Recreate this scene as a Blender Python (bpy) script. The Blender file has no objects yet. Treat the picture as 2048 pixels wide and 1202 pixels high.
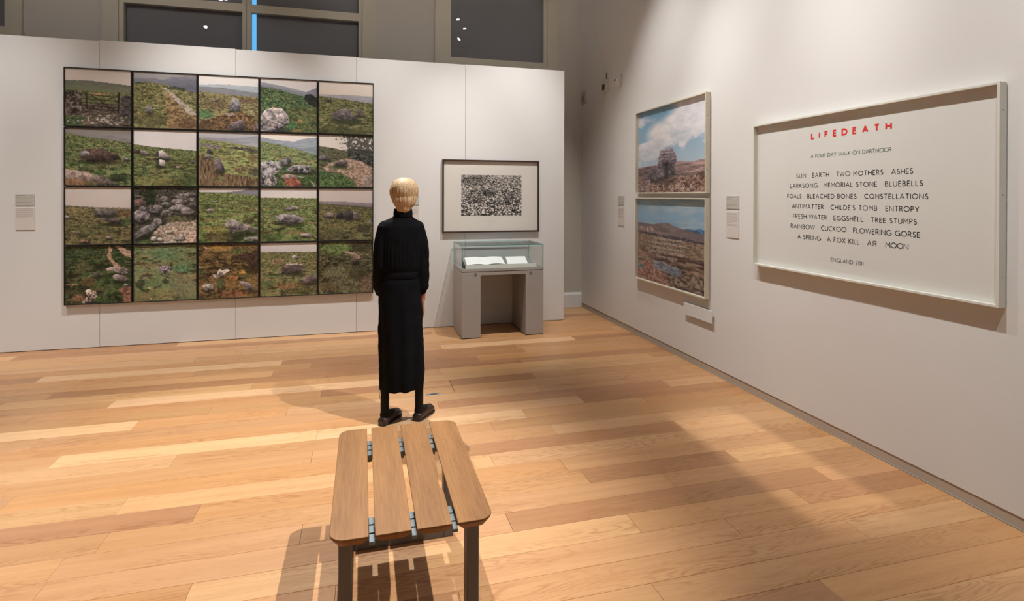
import bpy, math, random
import numpy as np
from mathutils import Vector, Matrix

random.seed(7)
PI = math.pi
SC = bpy.context.scene
COL = SC.collection

# ------------------------------------------------------------------ camera
cd = bpy.data.cameras.new('camera'); cam = bpy.data.objects.new('camera', cd); COL.objects.link(cam)
F_PX = 1107.96
YAW, PIT, ROL = math.radians(15.0335), math.radians(-0.2712), math.radians(0.1515)
fw = Vector((math.sin(YAW)*math.cos(PIT), math.cos(YAW)*math.cos(PIT), math.sin(PIT)))
rt = Vector((math.cos(YAW), -math.sin(YAW), 0)); up = rt.cross(fw)
r2 = rt*math.cos(ROL)+up*math.sin(ROL); u2 = r2.cross(fw)
M = Matrix((( r2.x, u2.x, -fw.x, 0), (r2.y, u2.y, -fw.y, 0), (r2.z, u2.z, -fw.z, 1.5), (0, 0, 0, 1)))
cam.matrix_world = M
cd.sensor_fit = 'HORIZONTAL'; cd.sensor_width = 36
cd.lens = 36*F_PX/2048
cd.shift_y = -(601-397.05)/2048
cd.clip_start = 0.05
SC.camera = cam

# ------------------------------------------------------------------ world, exposure
SC.view_settings.view_transform = 'Standard'; SC.view_settings.look = 'None'
SC.view_settings.exposure = 0.52; SC.view_settings.gamma = 1.0
SC.view_settings.use_curve_mapping = False
w = bpy.data.worlds.new('world'); SC.world = w; w.use_nodes = True
bg = w.node_tree.nodes['Background']
bg.inputs[0].default_value = (0.16, 0.55, 1.0, 1); bg.inputs[1].default_value = 0.75

# ------------------------------------------------------------------ lights (track spotlights), name, pos, target, power, cone deg, blend
WARM = (1.0, 0.985, 0.965)
SPOTS = [
 # across the display partition
 ((-4.6, 4.5, 5.0), (-4.6, 6.3, .7), 260, 52, 1),
 ((-3.4, 4.6, 5.0), (-3.3, 6.3, .6), 270, 52, 1),
 ((-1.3, 4.7, 5.0), (-1.6, 6.3, .7), 400, 54, 1),
 ((0.25, 4.6, 5.0), (0.2, 6.3, .8), 290, 58, 1),
 ((1.9, 4.7, 5.0), (1.5, 6.3, .8), 370, 56, 1),
 # along the right wall
 ((1.2, 4.6, 5.0), (2.86, 4.6, 1.8), 220, 54, 1),
 ((1.2, 3.4, 5.0), (2.86, 3.4, 1.8), 270, 53, 1),
 ((1.15, 1.9, 5.0), (2.86, 2.2, 1.8), 290, 53, 1),
 ((1.15, 0.4, 5.0), (2.86, 0.6, 1.8), 240, 54, 1),
 # onto the floor and the bench
 ((-0.18, 5.3, 4.95), (-0.8, 2.7, 0.0), 700, 60, .8),
 ((2.03, 1.92, 4.95), (-0.75, 2.6, 0.0), 800, 50, .8),
 ((-3.2, 1.2, 5.0), (-2.9, 3.6, 0.0), 330, 60, 1),
 # unseen fill lamps added to bounce light off the rear and left walls
 ((-1.0, -2.2, 5.0), (-1.0, -4.2, 2.2), 240, 90, 1),
 ((-4.0, -2.2, 5.0), (-4.2, -4.2, 2.2), 240, 90, 1),
 ((1.6, -2.2, 5.0), (1.6, -4.2, 2.2), 200, 90, 1),
 ((-5.0, 1.0, 5.0), (-7.0, 1.0, 2.2), 240, 90, 1),
 # wide floods added to brighten the window wall
 ((-2.6, 2.6, 5.2), (-2.4, 7.0, 4.6), 125, 70, 1),
 ((0.9, 2.6, 5.2), (1.2, 7.0, 4.6), 125, 70, 1),
 # two barn doors added to cut a strip of light by the right wall
 ((2.067, 2.51, 5.0), (2.25, 2.70, 0.0), 330, 19, .7),
]
for p, t, e, cone, bl in SPOTS:
    ld = bpy.data.lights.new('spot_beam', 'SPOT'); ld.energy = e; ld.color = WARM
    ld.spot_size = math.radians(cone); ld.spot_blend = bl; ld.shadow_soft_size = 0.022 if cone > 20 else .004
    lo = bpy.data.objects.new('spot_beam', ld); COL.objects.link(lo)
    lo.location = p
    lo.rotation_euler = (Vector(t)-Vector(p)).to_track_quat('-Z', 'Y').to_euler()

# ------------------------------------------------------------------ helpers
def lin(c):
    return tuple(((x/255)/12.92 if x/255 <= .04045 else ((x/255+.055)/1.055)**2.4) for x in c)

def mat(name, col, rough=.6, spec=.5, metal=0, noise=0, nscale=30, bump=0, bscale=200):
    m = bpy.data.materials.new(name); m.use_nodes = True
    nt = m.node_tree; b = nt.nodes['Principled BSDF']
    b.inputs['Base Color'].default_value = (*col, 1); b.inputs['Roughness'].default_value = rough
    b.inputs['Specular IOR Level'].default_value = spec; b.inputs['Metallic'].default_value = metal
    tc = nt.nodes.new('ShaderNodeTexCoord')
    if noise:
        n = nt.nodes.new('ShaderNodeTexNoise'); n.inputs['Scale'].default_value = nscale; n.inputs['Detail'].default_value = 5
        nt.links.new(tc.outputs['Object'], n.inputs['Vector'])
        r = nt.nodes.new('ShaderNodeMapRange'); r.inputs[1].default_value = .3; r.inputs[2].default_value = .7
        r.inputs[3].default_value = 1-noise; r.inputs[4].default_value = 1+noise
        nt.links.new(n.outputs[0], r.inputs[0])
        x = nt.nodes.new('ShaderNodeVectorMath'); x.operation = 'SCALE'; x.inputs[0].default_value = col
        nt.links.new(r.outputs[0], x.inputs[3]); nt.links.new(x.outputs[0], b.inputs['Base Color'])
    if bump:
        n2 = nt.nodes.new('ShaderNodeTexNoise'); n2.inputs['Scale'].default_value = bscale
        nt.links.new(tc.outputs['Object'], n2.inputs['Vector'])
        bp = nt.nodes.new('ShaderNodeBump'); bp.inputs['Strength'].default_value = bump; bp.inputs['Distance'].default_value = .002
        nt.links.new(n2.outputs[0], bp.inputs['Height']); nt.links.new(bp.outputs[0], b.inputs['Normal'])
    return m

class MB:
    def __init__(s): s.v = []; s.f = []; s.mi = []
    def add(s, vs, fs, mi=0):
        o = len(s.v); s.v += [tuple(p) for p in vs]; s.f += [tuple(i+o for i in f) for f in fs]; s.mi += [mi]*len(fs); return s
    def box(s, x0, x1, y0, y1, z0, z1, mi=0):
        return s.add([(x0,y0,z0),(x1,y0,z0),(x1,y1,z0),(x0,y1,z0),(x0,y0,z1),(x1,y0,z1),(x1,y1,z1),(x0,y1,z1)],
            [(0,3,2,1),(4,5,6,7),(0,1,5,4),(1,2,6,5),(2,3,7,6),(3,0,4,7)], mi)
    def cbox(s, x0, x1, y0, y1, z0, z1, c=.002, mi=0):
        """box with chamfered edges all round"""
        vs = []; idx = {}
        for i, (x, sx) in enumerate(((x0, 1), (x1, -1))):
            for j, (y, sy) in enumerate(((y0, 1), (y1, -1))):
                for k, (z, sz) in enumerate(((z0, 1), (z1, -1))):
                    idx[i,j,k] = len(vs)
                    vs += [(x, y+sy*c, z+sz*c), (x+sx*c, y, z+sz*c), (x+sx*c, y+sy*c, z)]
        I = lambda i,j,k,a: idx[i,j,k]+a
        fs = []
        for i in (0,1): fs.append([I(i,0,0,0),I(i,1,0,0),I(i,1,1,0),I(i,0,1,0)])
        for j in (0,1): fs.append([I(0,j,0,1),I(1,j,0,1),I(1,j,1,1),I(0,j,1,1)])
        for k in (0,1): fs.append([I(0,0,k,2),I(1,0,k,2),I(1,1,k,2),I(0,1,k,2)])
        for i in (0,1):
            for j in (0,1): fs.append([I(i,j,0,0),I(i,j,1,0),I(i,j,1,1),I(i,j,0,1)])
            for k in (0,1): fs.append([I(i,0,k,0),I(i,1,k,0),I(i,1,k,2),I(i,0,k,2)])
        for j in (0,1):
            for k in (0,1): fs.append([I(0,j,k,1),I(1,j,k,1),I(1,j,k,2),I(0,j,k,2)])
        for i in (0,1):
            for j in (0,1):
                for k in (0,1): fs.append([I(i,j,k,0),I(i,j,k,1),I(i,j,k,2)])
        c0 = Vector(((x0+x1)/2,(y0+y1)/2,(z0+z1)/2)); out = []
        for f in fs:
            a, b, d = (Vector(vs[q]) for q in f[:3]); n = (b-a).cross(d-a)
            ctr = sum((Vector(vs[q]) for q in f), Vector())/len(f)
            out.append(f if n.dot(ctr-c0) > 0 else f[::-1])
        return s.add(vs, out, mi)
    def prism(s, pts, z0, z1, mi=0, axis='z'):
        n = len(pts)
        def P(a, b, z): return (a,b,z) if axis == 'z' else ((z,a,b) if axis == 'x' else (a,z,b))
        vs = [P(*p, z0) for p in pts]+[P(*p, z1) for p in pts]
        return s.add(vs, [tuple(range(n))[::-1], tuple(range(n, 2*n))]+[(i,(i+1)%n,(i+1)%n+n,i+n) for i in range(n)], mi)
    def loft(s, rings, cap=True, mi=0):
        o = len(s.v); n = len(rings[0])
        for r in rings: s.v += [tuple(p) for p in r]
        for k in range(len(rings)-1):
            for i in range(n):
                a = o+k*n; b = a+n; s.f.append((a+i, a+(i+1)%n, b+(i+1)%n, b+i)); s.mi.append(mi)
        if cap:
            s.f.append(tuple(o+i for i in range(n))[::-1]); s.mi.append(mi)
            s.f.append(tuple(o+(len(rings)-1)*n+i for i in range(n))); s.mi.append(mi)
        return s
    def tube(s, p0, p1, r0, r1=None, n=16, ends=0, mi=0):
        r1 = r0 if r1 is None else r1; p0 = Vector(p0); p1 = Vector(p1)
        d = (p1-p0).normalized(); a = d.orthogonal().normalized(); b = d.cross(a)
        rings = []
        def ring(c, r): return [c+(a*math.cos(2*PI*i/n)+b*math.sin(2*PI*i/n))*r for i in range(n)]
        if ends:
            for k in range(1, 5):
                t = k/5*PI/2; rings.append(ring(p0-d*r0*math.cos(t), r0*math.sin(t)))
        rings += [ring(p0, r0), ring(p1, r1)]
        if ends:
            for k in range(4, 0, -1):
                t = k/5*PI/2; rings.append(ring(p1+d*r1*math.cos(t), r1*math.sin(t)))
        return s.loft(rings, True, mi)
    def ell(s, c, r, n=20, m=12, mi=0):
        rings = []
        for k in range(m):
            t = PI*(k+.5)/m
            rings.append([(c[0]+r[0]*math.sin(t)*math.cos(2*PI*i/n), c[1]+r[1]*math.sin(t)*math.sin(2*PI*i/n), c[2]-r[2]*math.cos(t)) for i in range(n)])
        return s.loft(rings, True, mi)
    def chain(s, pts, n=16):
        for (p, r), (q, t) in zip(pts[:-1], pts[1:]): s.tube(p, q, r, t, n, ends=1)
        return s

def link(name, mesh, parent=None):
    o = bpy.data.objects.new(name, mesh); COL.objects.link(o)
    if parent: o.parent = parent
    return o
def wloc(o):
    v = Vector((0,0,0))
    while o: v += o.location; o = o.parent
    return v
def part(name, mb, mats, parent=None, smooth=False, label=None, kind=None, loc=None):
    """mb holds world coordinates; the object is linked under parent at matching place"""
    off = wloc(parent) if parent else Vector((0,0,0))
    base = Vector(loc) if loc is not None else Vector((0,0,0))
    if loc is None and not parent:
        xs = np.array(mb.v); base = Vector(((xs[:,0].min()+xs[:,0].max())/2, (xs[:,1].min()+xs[:,1].max())/2, xs[:,2].min()))
    elif loc is None: base = off
    me = bpy.data.meshes.new(name)
    me.from_pydata([(x-base.x, y-base.y, z-base.z) for x,y,z in mb.v], [], mb.f)
    mats = mats if isinstance(mats, (list, tuple)) else [mats]
    for m in mats: me.materials.append(m)
    if len(mats) > 1: me.polygons.foreach_set('material_index', mb.mi)
    if smooth: me.polygons.foreach_set('use_smooth', [True]*len(me.polygons))
    me.update()
    o = link(name, me, parent); o.location = base-off
    if label: o['label'] = label
    if kind: o['kind'] = kind
    return o
def thing(name, label, cat, loc, group=None, kind=None):
    o = bpy.data.objects.new(name, None); COL.objects.link(o); o.location = loc; o.empty_display_size = .1
    if label: o['label'] = label
    if cat: o['category'] = cat
    if group: o['group'] = group
    if kind: o['kind'] = kind
    return o
def tag(o, label, cat, group=None):
    o['label'] = label; o['category'] = cat
    if group: o['group'] = group
    return o
def bake_remesh(mb, voxel, smooth=2):
    me = bpy.data.meshes.new('tmp'); me.from_pydata(mb.v, [], mb.f); me.update()
    o = bpy.data.objects.new('tmp', me); COL.objects.link(o)
    r = o.modifiers.new('r', 'REMESH'); r.mode = 'VOXEL'; r.voxel_size = voxel; r.use_smooth_shade = True
    if smooth:
        s = o.modifiers.new('s', 'SMOOTH'); s.factor = .5; s.iterations = smooth
    dg = bpy.context.evaluated_depsgraph_get(); dg.update()
    me2 = bpy.data.meshes.new_from_object(o.evaluated_get(dg))
    bpy.data.objects.remove(o); bpy.data.meshes.remove(me)
    me2.polygons.foreach_set('use_smooth', [True]*len(me2.polygons))
    return me2
def place_mesh(name, me, m, parent, label=None):
    off = wloc(parent); me.transform(Matrix.Translation(-off)); me.materials.clear(); me.materials.append(m)
    me.name = name; o = link(name, me, parent)
    if label: o['label'] = label
    return o
def verts(me):
    a = np.empty(len(me.vertices)*3, np.float32); me.vertices.foreach_get('co', a); return a.reshape(-1,3)
def normals(me):
    a = np.empty(len(me.vertices)*3, np.float32); me.vertex_normals.foreach_get('vector', a); return a.reshape(-1,3)
def setv(me, a): me.vertices.foreach_set('co', a.astype(np.float32).ravel()); me.update()

# ------------------------------------------------------------------ materials
def plank_mat():
    m = bpy.data.materials.new('oak_floor'); m.use_nodes = True; nt = m.node_tree; N = nt.nodes; L = nt.links
    b = N['Principled BSDF']; b.inputs['Roughness'].default_value = .34; b.inputs['Specular IOR Level'].default_value = .45
    oi = N.new('ShaderNodeObjectInfo'); tc = N.new('ShaderNodeTexCoord')
    ofs = N.new('ShaderNodeCombineXYZ'); mu = N.new('ShaderNodeMath'); mu.operation = 'MULTIPLY'; mu.inputs[1].default_value = 57
    L.new(oi.outputs['Random'], mu.inputs[0]); L.new(mu.outputs[0], ofs.inputs[0]); L.new(mu.outputs[0], ofs.inputs[2])
    ad = N.new('ShaderNodeVectorMath'); ad.operation = 'ADD'; L.new(tc.outputs['Object'], ad.inputs[0]); L.new(ofs.outputs[0], ad.inputs[1])
    def noise(sx, sy, scale, det=4, rough=.55):
        mp = N.new('ShaderNodeMapping'); mp.inputs['Scale'].default_value = (sx, sy, 1); L.new(ad.outputs[0], mp.inputs[0])
        n = N.new('ShaderNodeTexNoise'); n.inputs['Scale'].default_value = scale; n.inputs['Detail'].default_value = det; n.inputs['Roughness'].default_value = rough
        L.new(mp.outputs[0], n.inputs[0]); return n.outputs[0]
    def mr(src, a, b_, c, d):
        r = N.new('ShaderNodeMapRange'); r.inputs[1].default_value = a; r.inputs[2].default_value = b_; r.inputs[3].default_value = c; r.inputs[4].default_value = d
        L.new(src, r.inputs[0]); return r.outputs[0]
    def math_(op, a, b_):
        q = N.new('ShaderNodeMath'); q.operation = op
        for i, x in enumerate((a, b_)):
            if hasattr(x, 'links'): L.new(x, q.inputs[i])
            elif x is not None: q.inputs[i].default_value = x
        return q.outputs[0]
    n1 = noise(.75, 5.5, 1.7, 2.5, .5)       # slow field whose contours make the cathedral figure
    ring = math_('MULTIPLY', n1, 120); ring = math_('SINE', ring, None)
    ring = mr(ring, -1, 1, 0, 1); ring = math_('POWER', ring, 3.0)
    amt = mr(noise(1.0, 6, 1.2, 2), .44, .66, 0.0, 1)
    fig = math_('MULTIPLY', ring, amt)
    fib = noise(4, 110, 2.2, 6, .65); broad = noise(.7, 16, 1.5, 4)
    fac = math_('MULTIPLY', mr(fig, 0, 1, 1.0, .76), mr(fib, .3, .7, .91, 1.07)); fac = math_('MULTIPLY', fac, mr(broad, .3, .7, .93, 1.06))
    hs = N.new('ShaderNodeVectorMath'); hs.operation = 'SCALE'; L.new(oi.outputs['Color'], hs.inputs[0]); L.new(fac, hs.inputs[3])
    # darker lines are also redder
    mx = N.new('ShaderNodeMix'); mx.data_type = 'RGBA'; mx.blend_type = 'MULTIPLY'
    mx.inputs['B'].default_value = (1, .86, .72, 1); L.new(mr(fac, .7, 1.0, 1, 0), mx.inputs['Factor']); L.new(hs.outputs[0], mx.inputs['A'])
    L.new(mx.outputs['Result'], b.inputs['Base Color'])
    bp = N.new('ShaderNodeBump'); bp.inputs['Strength'].default_value = .12; bp.inputs['Distance'].default_value = .001
    L.new(fib, bp.inputs['Height']); L.new(bp.outputs[0], b.inputs['Normal'])
    L.new(mr(fib, .3, .7, .30, .42), b.inputs['Roughness'])
    return m

def slat_mat():
    m = bpy.data.materials.new('stained_oak'); m.use_nodes = True; nt = m.node_tree; N = nt.nodes; L = nt.links
    b = N['Principled BSDF']; b.inputs['Roughness'].default_value = .5; b.inputs['Specular IOR Level'].default_value = .3
    tc = N.new('ShaderNodeTexCoord'); oi = N.new('ShaderNodeObjectInfo')
    ad = N.new('ShaderNodeVectorMath'); ad.operation = 'ADD'; L.new(tc.outputs['Object'], ad.inputs[0]); L.new(oi.outputs['Random'], ad.inputs[1])
    def noise(sc, s, det=4):
        mp = N.new('ShaderNodeMapping'); mp.inputs['Scale'].default_value = sc; L.new(ad.outputs[0], mp.inputs[0])
        n = N.new('ShaderNodeTexNoise'); n.inputs['Scale'].default_value = s; n.inputs['Detail'].default_value = det; L.new(mp.outputs[0], n.inputs[0]); return n.outputs[0]
    a = noise((170, 5, 1), 1.6); c = noise((14, 1.4, 1), 1.0); d = noise((60, 12, 1), 3.0, 2)
    cr = N.new('ShaderNodeValToRGB'); cr.color_ramp.elements[0].position = .3; cr.color_ramp.elements[1].position = .7
    cr.color_ramp.elements[0].color = (.175, .073, .020, 1); cr.color_ramp.elements[1].color = (.335, .155, .046, 1)
    mx = N.new('ShaderNodeMath'); mx.operation = 'MULTIPLY_ADD'; mx.inputs[1].default_value = .55; L.new(a, mx.inputs[0])
    m2 = N.new('ShaderNodeMath'); m2.operation = 'MULTIPLY'; m2.inputs[1].default_value = .45; L.new(c, m2.inputs[0]); L.new(m2.outputs[0], mx.inputs[2])
    L.new(mx.outputs[0], cr.inputs[0]); L.new(cr.outputs[0], b.inputs['Base Color'])
    bp = N.new('ShaderNodeBump'); bp.inputs['Strength'].default_value = .25; bp.inputs['Distance'].default_value = .001
    L.new(a, bp.inputs['Height']); L.new(bp.outputs[0], b.inputs['Normal'])
    return m

def attr_mat():
    m = bpy.data.materials.new('photographic_print'); m.use_nodes = True; nt = m.node_tree
    b = nt.nodes['Principled BSDF']; a = nt.nodes.new('ShaderNodeVertexColor'); a.layer_name = 'Col'
    nt.links.new(a.outputs[0], b.inputs['Base Color']); b.inputs['Roughness'].default_value = .55; b.inputs['Specular IOR Level'].default_value = .25
    return m

def glass_mat(name, tint=(.97, .985, .98), refl=1.0, ior=1.45):
    m = bpy.data.materials.new(name); m.use_nodes = True; nt = m.node_tree; nt.nodes.remove(nt.nodes['Principled BSDF'])
    out = nt.nodes['Material Output']; tr = nt.nodes.new('ShaderNodeBsdfTransparent'); tr.inputs[0].default_value = (*tint, 1)
    gl = nt.nodes.new('ShaderNodeBsdfGlossy'); gl.inputs['Roughness'].default_value = .01
    fr = nt.nodes.new('ShaderNodeLayerWeight'); fr.inputs[0].default_value = .5          # two-sided Schlick reflectance
    pw = nt.nodes.new('ShaderNodeMath'); pw.operation = 'POWER'; pw.inputs[1].default_value = 5; nt.links.new(fr.outputs['Facing'], pw.inputs[0])
    f0 = ((ior-1)/(ior+1))**2
    mu = nt.nodes.new('ShaderNodeMath'); mu.operation = 'MULTIPLY_ADD'; mu.inputs[1].default_value = (1-f0)*refl; mu.inputs[2].default_value = f0*refl; nt.links.new(pw.outputs[0], mu.inputs[0])
    mx = nt.nodes.new('ShaderNodeMixShader'); nt.links.new(mu.outputs[0], mx.inputs[0]); nt.links.new(tr.outputs[0], mx.inputs[1]); nt.links.new(gl.outputs[0], mx.inputs[2])
    nt.links.new(mx.outputs[0], out.inputs[0]); return m

def emis_mat(name, col, s):
    m = bpy.data.materials.new(name); m.use_nodes = True; nt = m.node_tree; b = nt.nodes['Principled BSDF']
    b.inputs['Base Color'].default_value = (0,0,0,1); b.inputs['Emission Color'].default_value = (*col, 1); b.inputs['Emission Strength'].default_value = s
    return m

M_OAK = plank_mat(); M_SLAT = slat_mat(); M_PRINT = attr_mat()
M_WHITE = mat('white_wall_paint', (.70, .685, .665), .75, .25, noise=.012, nscale=1.3, bump=.05, bscale=350)
M_RIGHT = mat('white_plaster_paint', (.72, .70, .675), .8, .2, noise=.015, nscale=.9, bump=.05, bscale=300)
M_TAUPE = mat('taupe_wall_paint', (.50, .455, .40), .8, .2, noise=.02, nscale=1.2)
M_TRIM = mat('olive_taupe_trim_paint', (.52, .47, .375), .6, .3, noise=.02, nscale=2)
M_CEIL = mat('ceiling_paint', (.36, .35, .34), .9, .1)
M_SIDE = mat('far_room_paint', (.32, .315, .30), .9, .1)
M_BASE = mat('recessed_baseboard_paint', (.46, .38, .31), .6, .3)
M_STRIP = mat('aluminium_strip', (.42, .37, .31), .45, .5, metal=.4)
M_SUB = mat('subfloor', (.05, .032, .02), .9, .1)
M_BLACK = mat('black_frame_paint', (.011, .009, .007), .45, .4)
M_DARKWOOD = mat('dark_walnut_frame', (.05, .024, .016), .4, .4, noise=.25, nscale=60)
M_MAT = mat('cream_mount_board', (.70, .655, .60), .9, .1)
M_CREAM = mat('pale_limed_wood_frame', (.64, .59, .48), .55, .3, noise=.05, nscale=40)
M_FWHITE = mat('white_painted_frame', (.70, .68, .61), .5, .35)
M_PAPER = mat('white_print_paper', (.74, .725, .69), .8, .2)
M_RED = mat('red_print_ink', (.74, .045, .035), .7, .2)
M_INK = mat('black_print_ink', (.022, .022, .025), .7, .2)
M_GINK = mat('dark_green_print_ink', (.03, .085, .07), .7, .2)
M_WINK = mat('white_print_ink', (.78, .76, .72), .7, .2)
M_GREYC = mat('grey_cabinet_paint', (.40, .38, .36), .42, .4, noise=.02, nscale=3)
M_DECK = mat('grey_display_fabric', (.20, .205, .20), .9, .1)
M_GAP = mat('dark_joint', (.02, .018, .015), .9, .1)
M_GLASS = glass_mat('display_glass', (.985, .996, .993), 1.0, 1.45)
M_EDGE = mat('green_glass_edge', (.05, .36, .31), .25, .6)
M_GLAZ = glass_mat('picture_glazing', (.985, .99, .985), .55, 1.38)
M_WGLASS = glass_mat('window_glass', (.93, .95, .96), 1.0, 1.5)
M_BLIND = mat('charcoal_blind_fabric', (.27, .24, .24), .9, .1)
M_LABEL = mat('white_label_card', (.66, .61, .57), .8, .15)
M_LABELG = mat('grey_green_label_card', (.50, .485, .43), .8, .15)
M_TXT = mat('grey_label_print', (.22, .18, .16), .9, .1)
M_PLAST = mat('white_plastic', (.62, .62, .57), .4, .4)
M_PLBLK = mat('black_plastic', (.01, .008, .006), .3, .5)
M_GMETAL = mat('grey_powder_coated_steel', (.14, .13, .12), .45, .45)
M_STEEL = mat('brushed_steel', (.16, .19, .20), .4, .5, metal=.3)
M_HATCH = mat('stainless_pull', (.45, .44, .42), .3, .6, metal=.8)
M_SKIN = mat('skin', (.42, .17, .10), .5, .35)
M_HAIR = mat('blond_hair', (.60, .40, .22), .55, .3)
_n = M_HAIR.node_tree; _t = _n.nodes.new('ShaderNodeTexCoord'); _m = _n.nodes.new('ShaderNodeMapping'); _m.inputs['Scale'].default_value = (260, 260, 14)
_x = _n.nodes.new('ShaderNodeTexNoise'); _x.inputs['Scale'].default_value = 1; _x.inputs['Detail'].default_value = 3
_r = _n.nodes.new('ShaderNodeValToRGB'); _r.color_ramp.elements[0].position = .3; _r.color_ramp.elements[1].position = .68
_r.color_ramp.elements[0].color = (.28, .15, .065, 1); _r.color_ramp.elements[1].color = (.72, .52, .32, 1)
_n.links.new(_t.outputs['Object'], _m.inputs[0]); _n.links.new(_m.outputs[0], _x.inputs[0]); _n.links.new(_x.outputs[0], _r.inputs[0]); _n.links.new(_r.outputs[0], _n.nodes['Principled BSDF'].inputs['Base Color'])
M_DRESS = mat('black_dress_cloth', (.0035, .0037, .005), .9, .12, noise=.3, nscale=14, bump=.3, bscale=500)
M_TIGHT = mat('black_tights_knit', (.006, .005, .005), .7, .2)
M_SHOE = mat('dark_brown_leather', (.036, .018, .013), .4, .5, noise=.4, nscale=30)
M_LAMP = mat('black_lamp_body', (.02, .02, .02), .5, .4)
M_EMIT = emis_mat('lamp_light', (1.0, .94, .85), 60)

XR, YP, YB = 2.862, 6.301, 7.02       # right wall face, partition face, far wall face
# ------------------------------------------------------------------ floor: oak planks, each its own board
fl = thing('floor', None, None, (0, 0, 0), kind='structure')
part('subfloor', MB().box(-7, 2.9, -4.2, 7.3, -.08, -.021), M_SUB, fl)
PITCH, Y00 = .1508, 2.228
joints = {0:[2.112,1.202,-.635], 1:[.65], 2:[1.565,-.264,-1.187], 3:[2.06,1.15], 4:[1.082,-.758], 5:[.709,-1.122], 6:[2.0,.15,-1.667],
 7:[-.283], 8:[-1.032], 9:[2.002,1.076,-1.671], 10:[1.556,.1], 11:[2.349,.522,-1.9], 12:[-1.433,-.51,1.326], 13:[-1.029,.679,.12], 14:[1.376,-.305,-2.147,.679,.12],
 15:[-1.743,.35], 16:[-.842], 17:[-.294], 18:[-.733], 19:[-1.364,-.443], 20:[-.702,-2.538], 21:[-1.088,.748], 24:[-2.55], -1:[1.623,-.1], -2:[2.154,.35], -3:[2.651], -4:[1.723]}
TL, TM, TD, TO, TX = (.585,.335,.160), (.53,.285,.130), (.41,.205,.095), (.53,.272,.115), (.65,.40,.21)
tones = {(0,1.7):TM,(0,2.4):TD,(0,.4):TL,(0,-1):TO, (1,1.2):TD,(1,0):TM, (2,1.0):TM,(2,2):TM,(3,1.6):TD,(3,.5):TO,(3,2.4):TL,(3,-1):TM,(4,1.5):TM,(4,0):TO,(5,1.5):TL,(5,0):TL,(5,-2):TL,
 (6,1.2):TD,(6,-1):TO,(6,2.4):TL,(7,1):TM,(7,-1):TM,(8,0):TM,(8,-2):TL,(9,.5):TX,(9,-1):TX,(9,1.5):TM,(9,-2.5):TM,(10,1):TL,(10,2):TD,(10,-1):TO,(11,1.2):TD,(11,-.5):TM,
 (12,-2.2):TX,(12,-1):TO,(12,.4):TL,(12,2):TM,(13,-2):TM,(13,-.5):TM,(13,1.2):TM,(14,1.0):TD,(14,-1.2):TO,(14,-2.6):TM,(14,2):TM,(15,-.5):TX,(15,-2.5):TM,(15,1.5):TL,
 (16,-.3):TM,(16,-1.5):TL,(16,1.5):TL,(19,-2):TO,(20,-1.5):TX,(21,1.3):TX,(21,-.4):TM,(-1,2.2):TM,(-2,1):TM,(-2,2.5):TL,(22,1):TM,(18,1):TD,(17,1):TD}
rngp = random.Random(3)
def plank(x0, x1, y0, y1, tone):
    c = .0009; g = .0005
    o = part('plank', MB().cbox(x0+g, x1-g, y0+g, y1-g, -.02, 0, c), M_OAK, fl, loc=((x0+x1)/2, (y0+y1)/2, 0))
    k = rngp.uniform(.93, 1.07); o.color = (tone[0]*k, tone[1]*k, tone[2]*k*rngp.uniform(.95,1.05), 1)
    return o
for k in range(-13, 32):
    y0 = Y00+k*PITCH; y1 = y0+PITCH
    js = sorted(joints.get(k, []))
    if not js: js = [rngp.uniform(-1.5, 1.5)]
    if k > 1 and YB < y0-.1: continue
    y1 = min(y1, 7.05)
    while js[0] > -6.6: js.insert(0, js[0]-rngp.uniform(1.3, 2.3))
    while js[-1] < 2.88:
        js.append(js[-1]+rngp.uniform(1.2, 2.2))
    xs = [max(-6.8, min(XR-.0065, x)) for x in js]
    # break overlong boards
    full = [xs[0]]
    for a in xs[1:]:
        if a-full[-1] > 2.6: full.append((a+full[-1])/2+rngp.uniform(-.2, .2))
        if a-full[-1] > .02: full.append(a)
    for a, b in zip(full[:-1], full[1:]):
        if k in (13, 14) and .11 < a < .2 and b < .7: continue        # the hatch lid fills this run
        t = None
        for (kk, xx), tt in tones.items():
            if kk == k and a <= xx <= b: t = tt
        if t is None: t = rngp.choice([TL, TL, TM, TM, TM, TO, TD])
        plank(a, b, y0, y1, t)

hy0, hy1 = Y00+13*PITCH, Y00+15*PITCH
h = thing('floor_hatch', 'oak floor box lid with steel pull, in the boards right of the person', 'floor hatch', (.40, (hy0+hy1)/2, 0))
for j in (0, 1):
    o = part('lid_board', MB().cbox(.1225, .6765, hy0+.003+j*PITCH, hy0+.148+j*PITCH, -.018, 0, .0009), M_OAK, h); o.color = (*[TM[i]*1.02 for i in range(3)], 1)
p_ = part('pull_plate', MB().cbox(.462, .572, hy0-.020, hy0+.022, -.002, .0015, .0007), M_HATCH, h, label='small steel pull plate')
part('finger_slot', MB().box(.492, .542, hy0-.008, hy0+.010, .0008, .0019), M_PLBLK, p_)

# ------------------------------------------------------------------ right wall, shadow-gap baseboard
part('wall_right', MB().box(XR, XR+.2, -4.2, 7.4, .058, 5.6), M_RIGHT, kind='structure')
part('baseboard_right', MB().box(XR+.0045, XR+.18, -4.2, 7.4, 0, .058), M_BASE, kind='structure')
part('trim_1', MB().box(XR-.006, XR+.004, -4.2, YB-.001, -.019, .004), M_STRIP, kind='structure')
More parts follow.
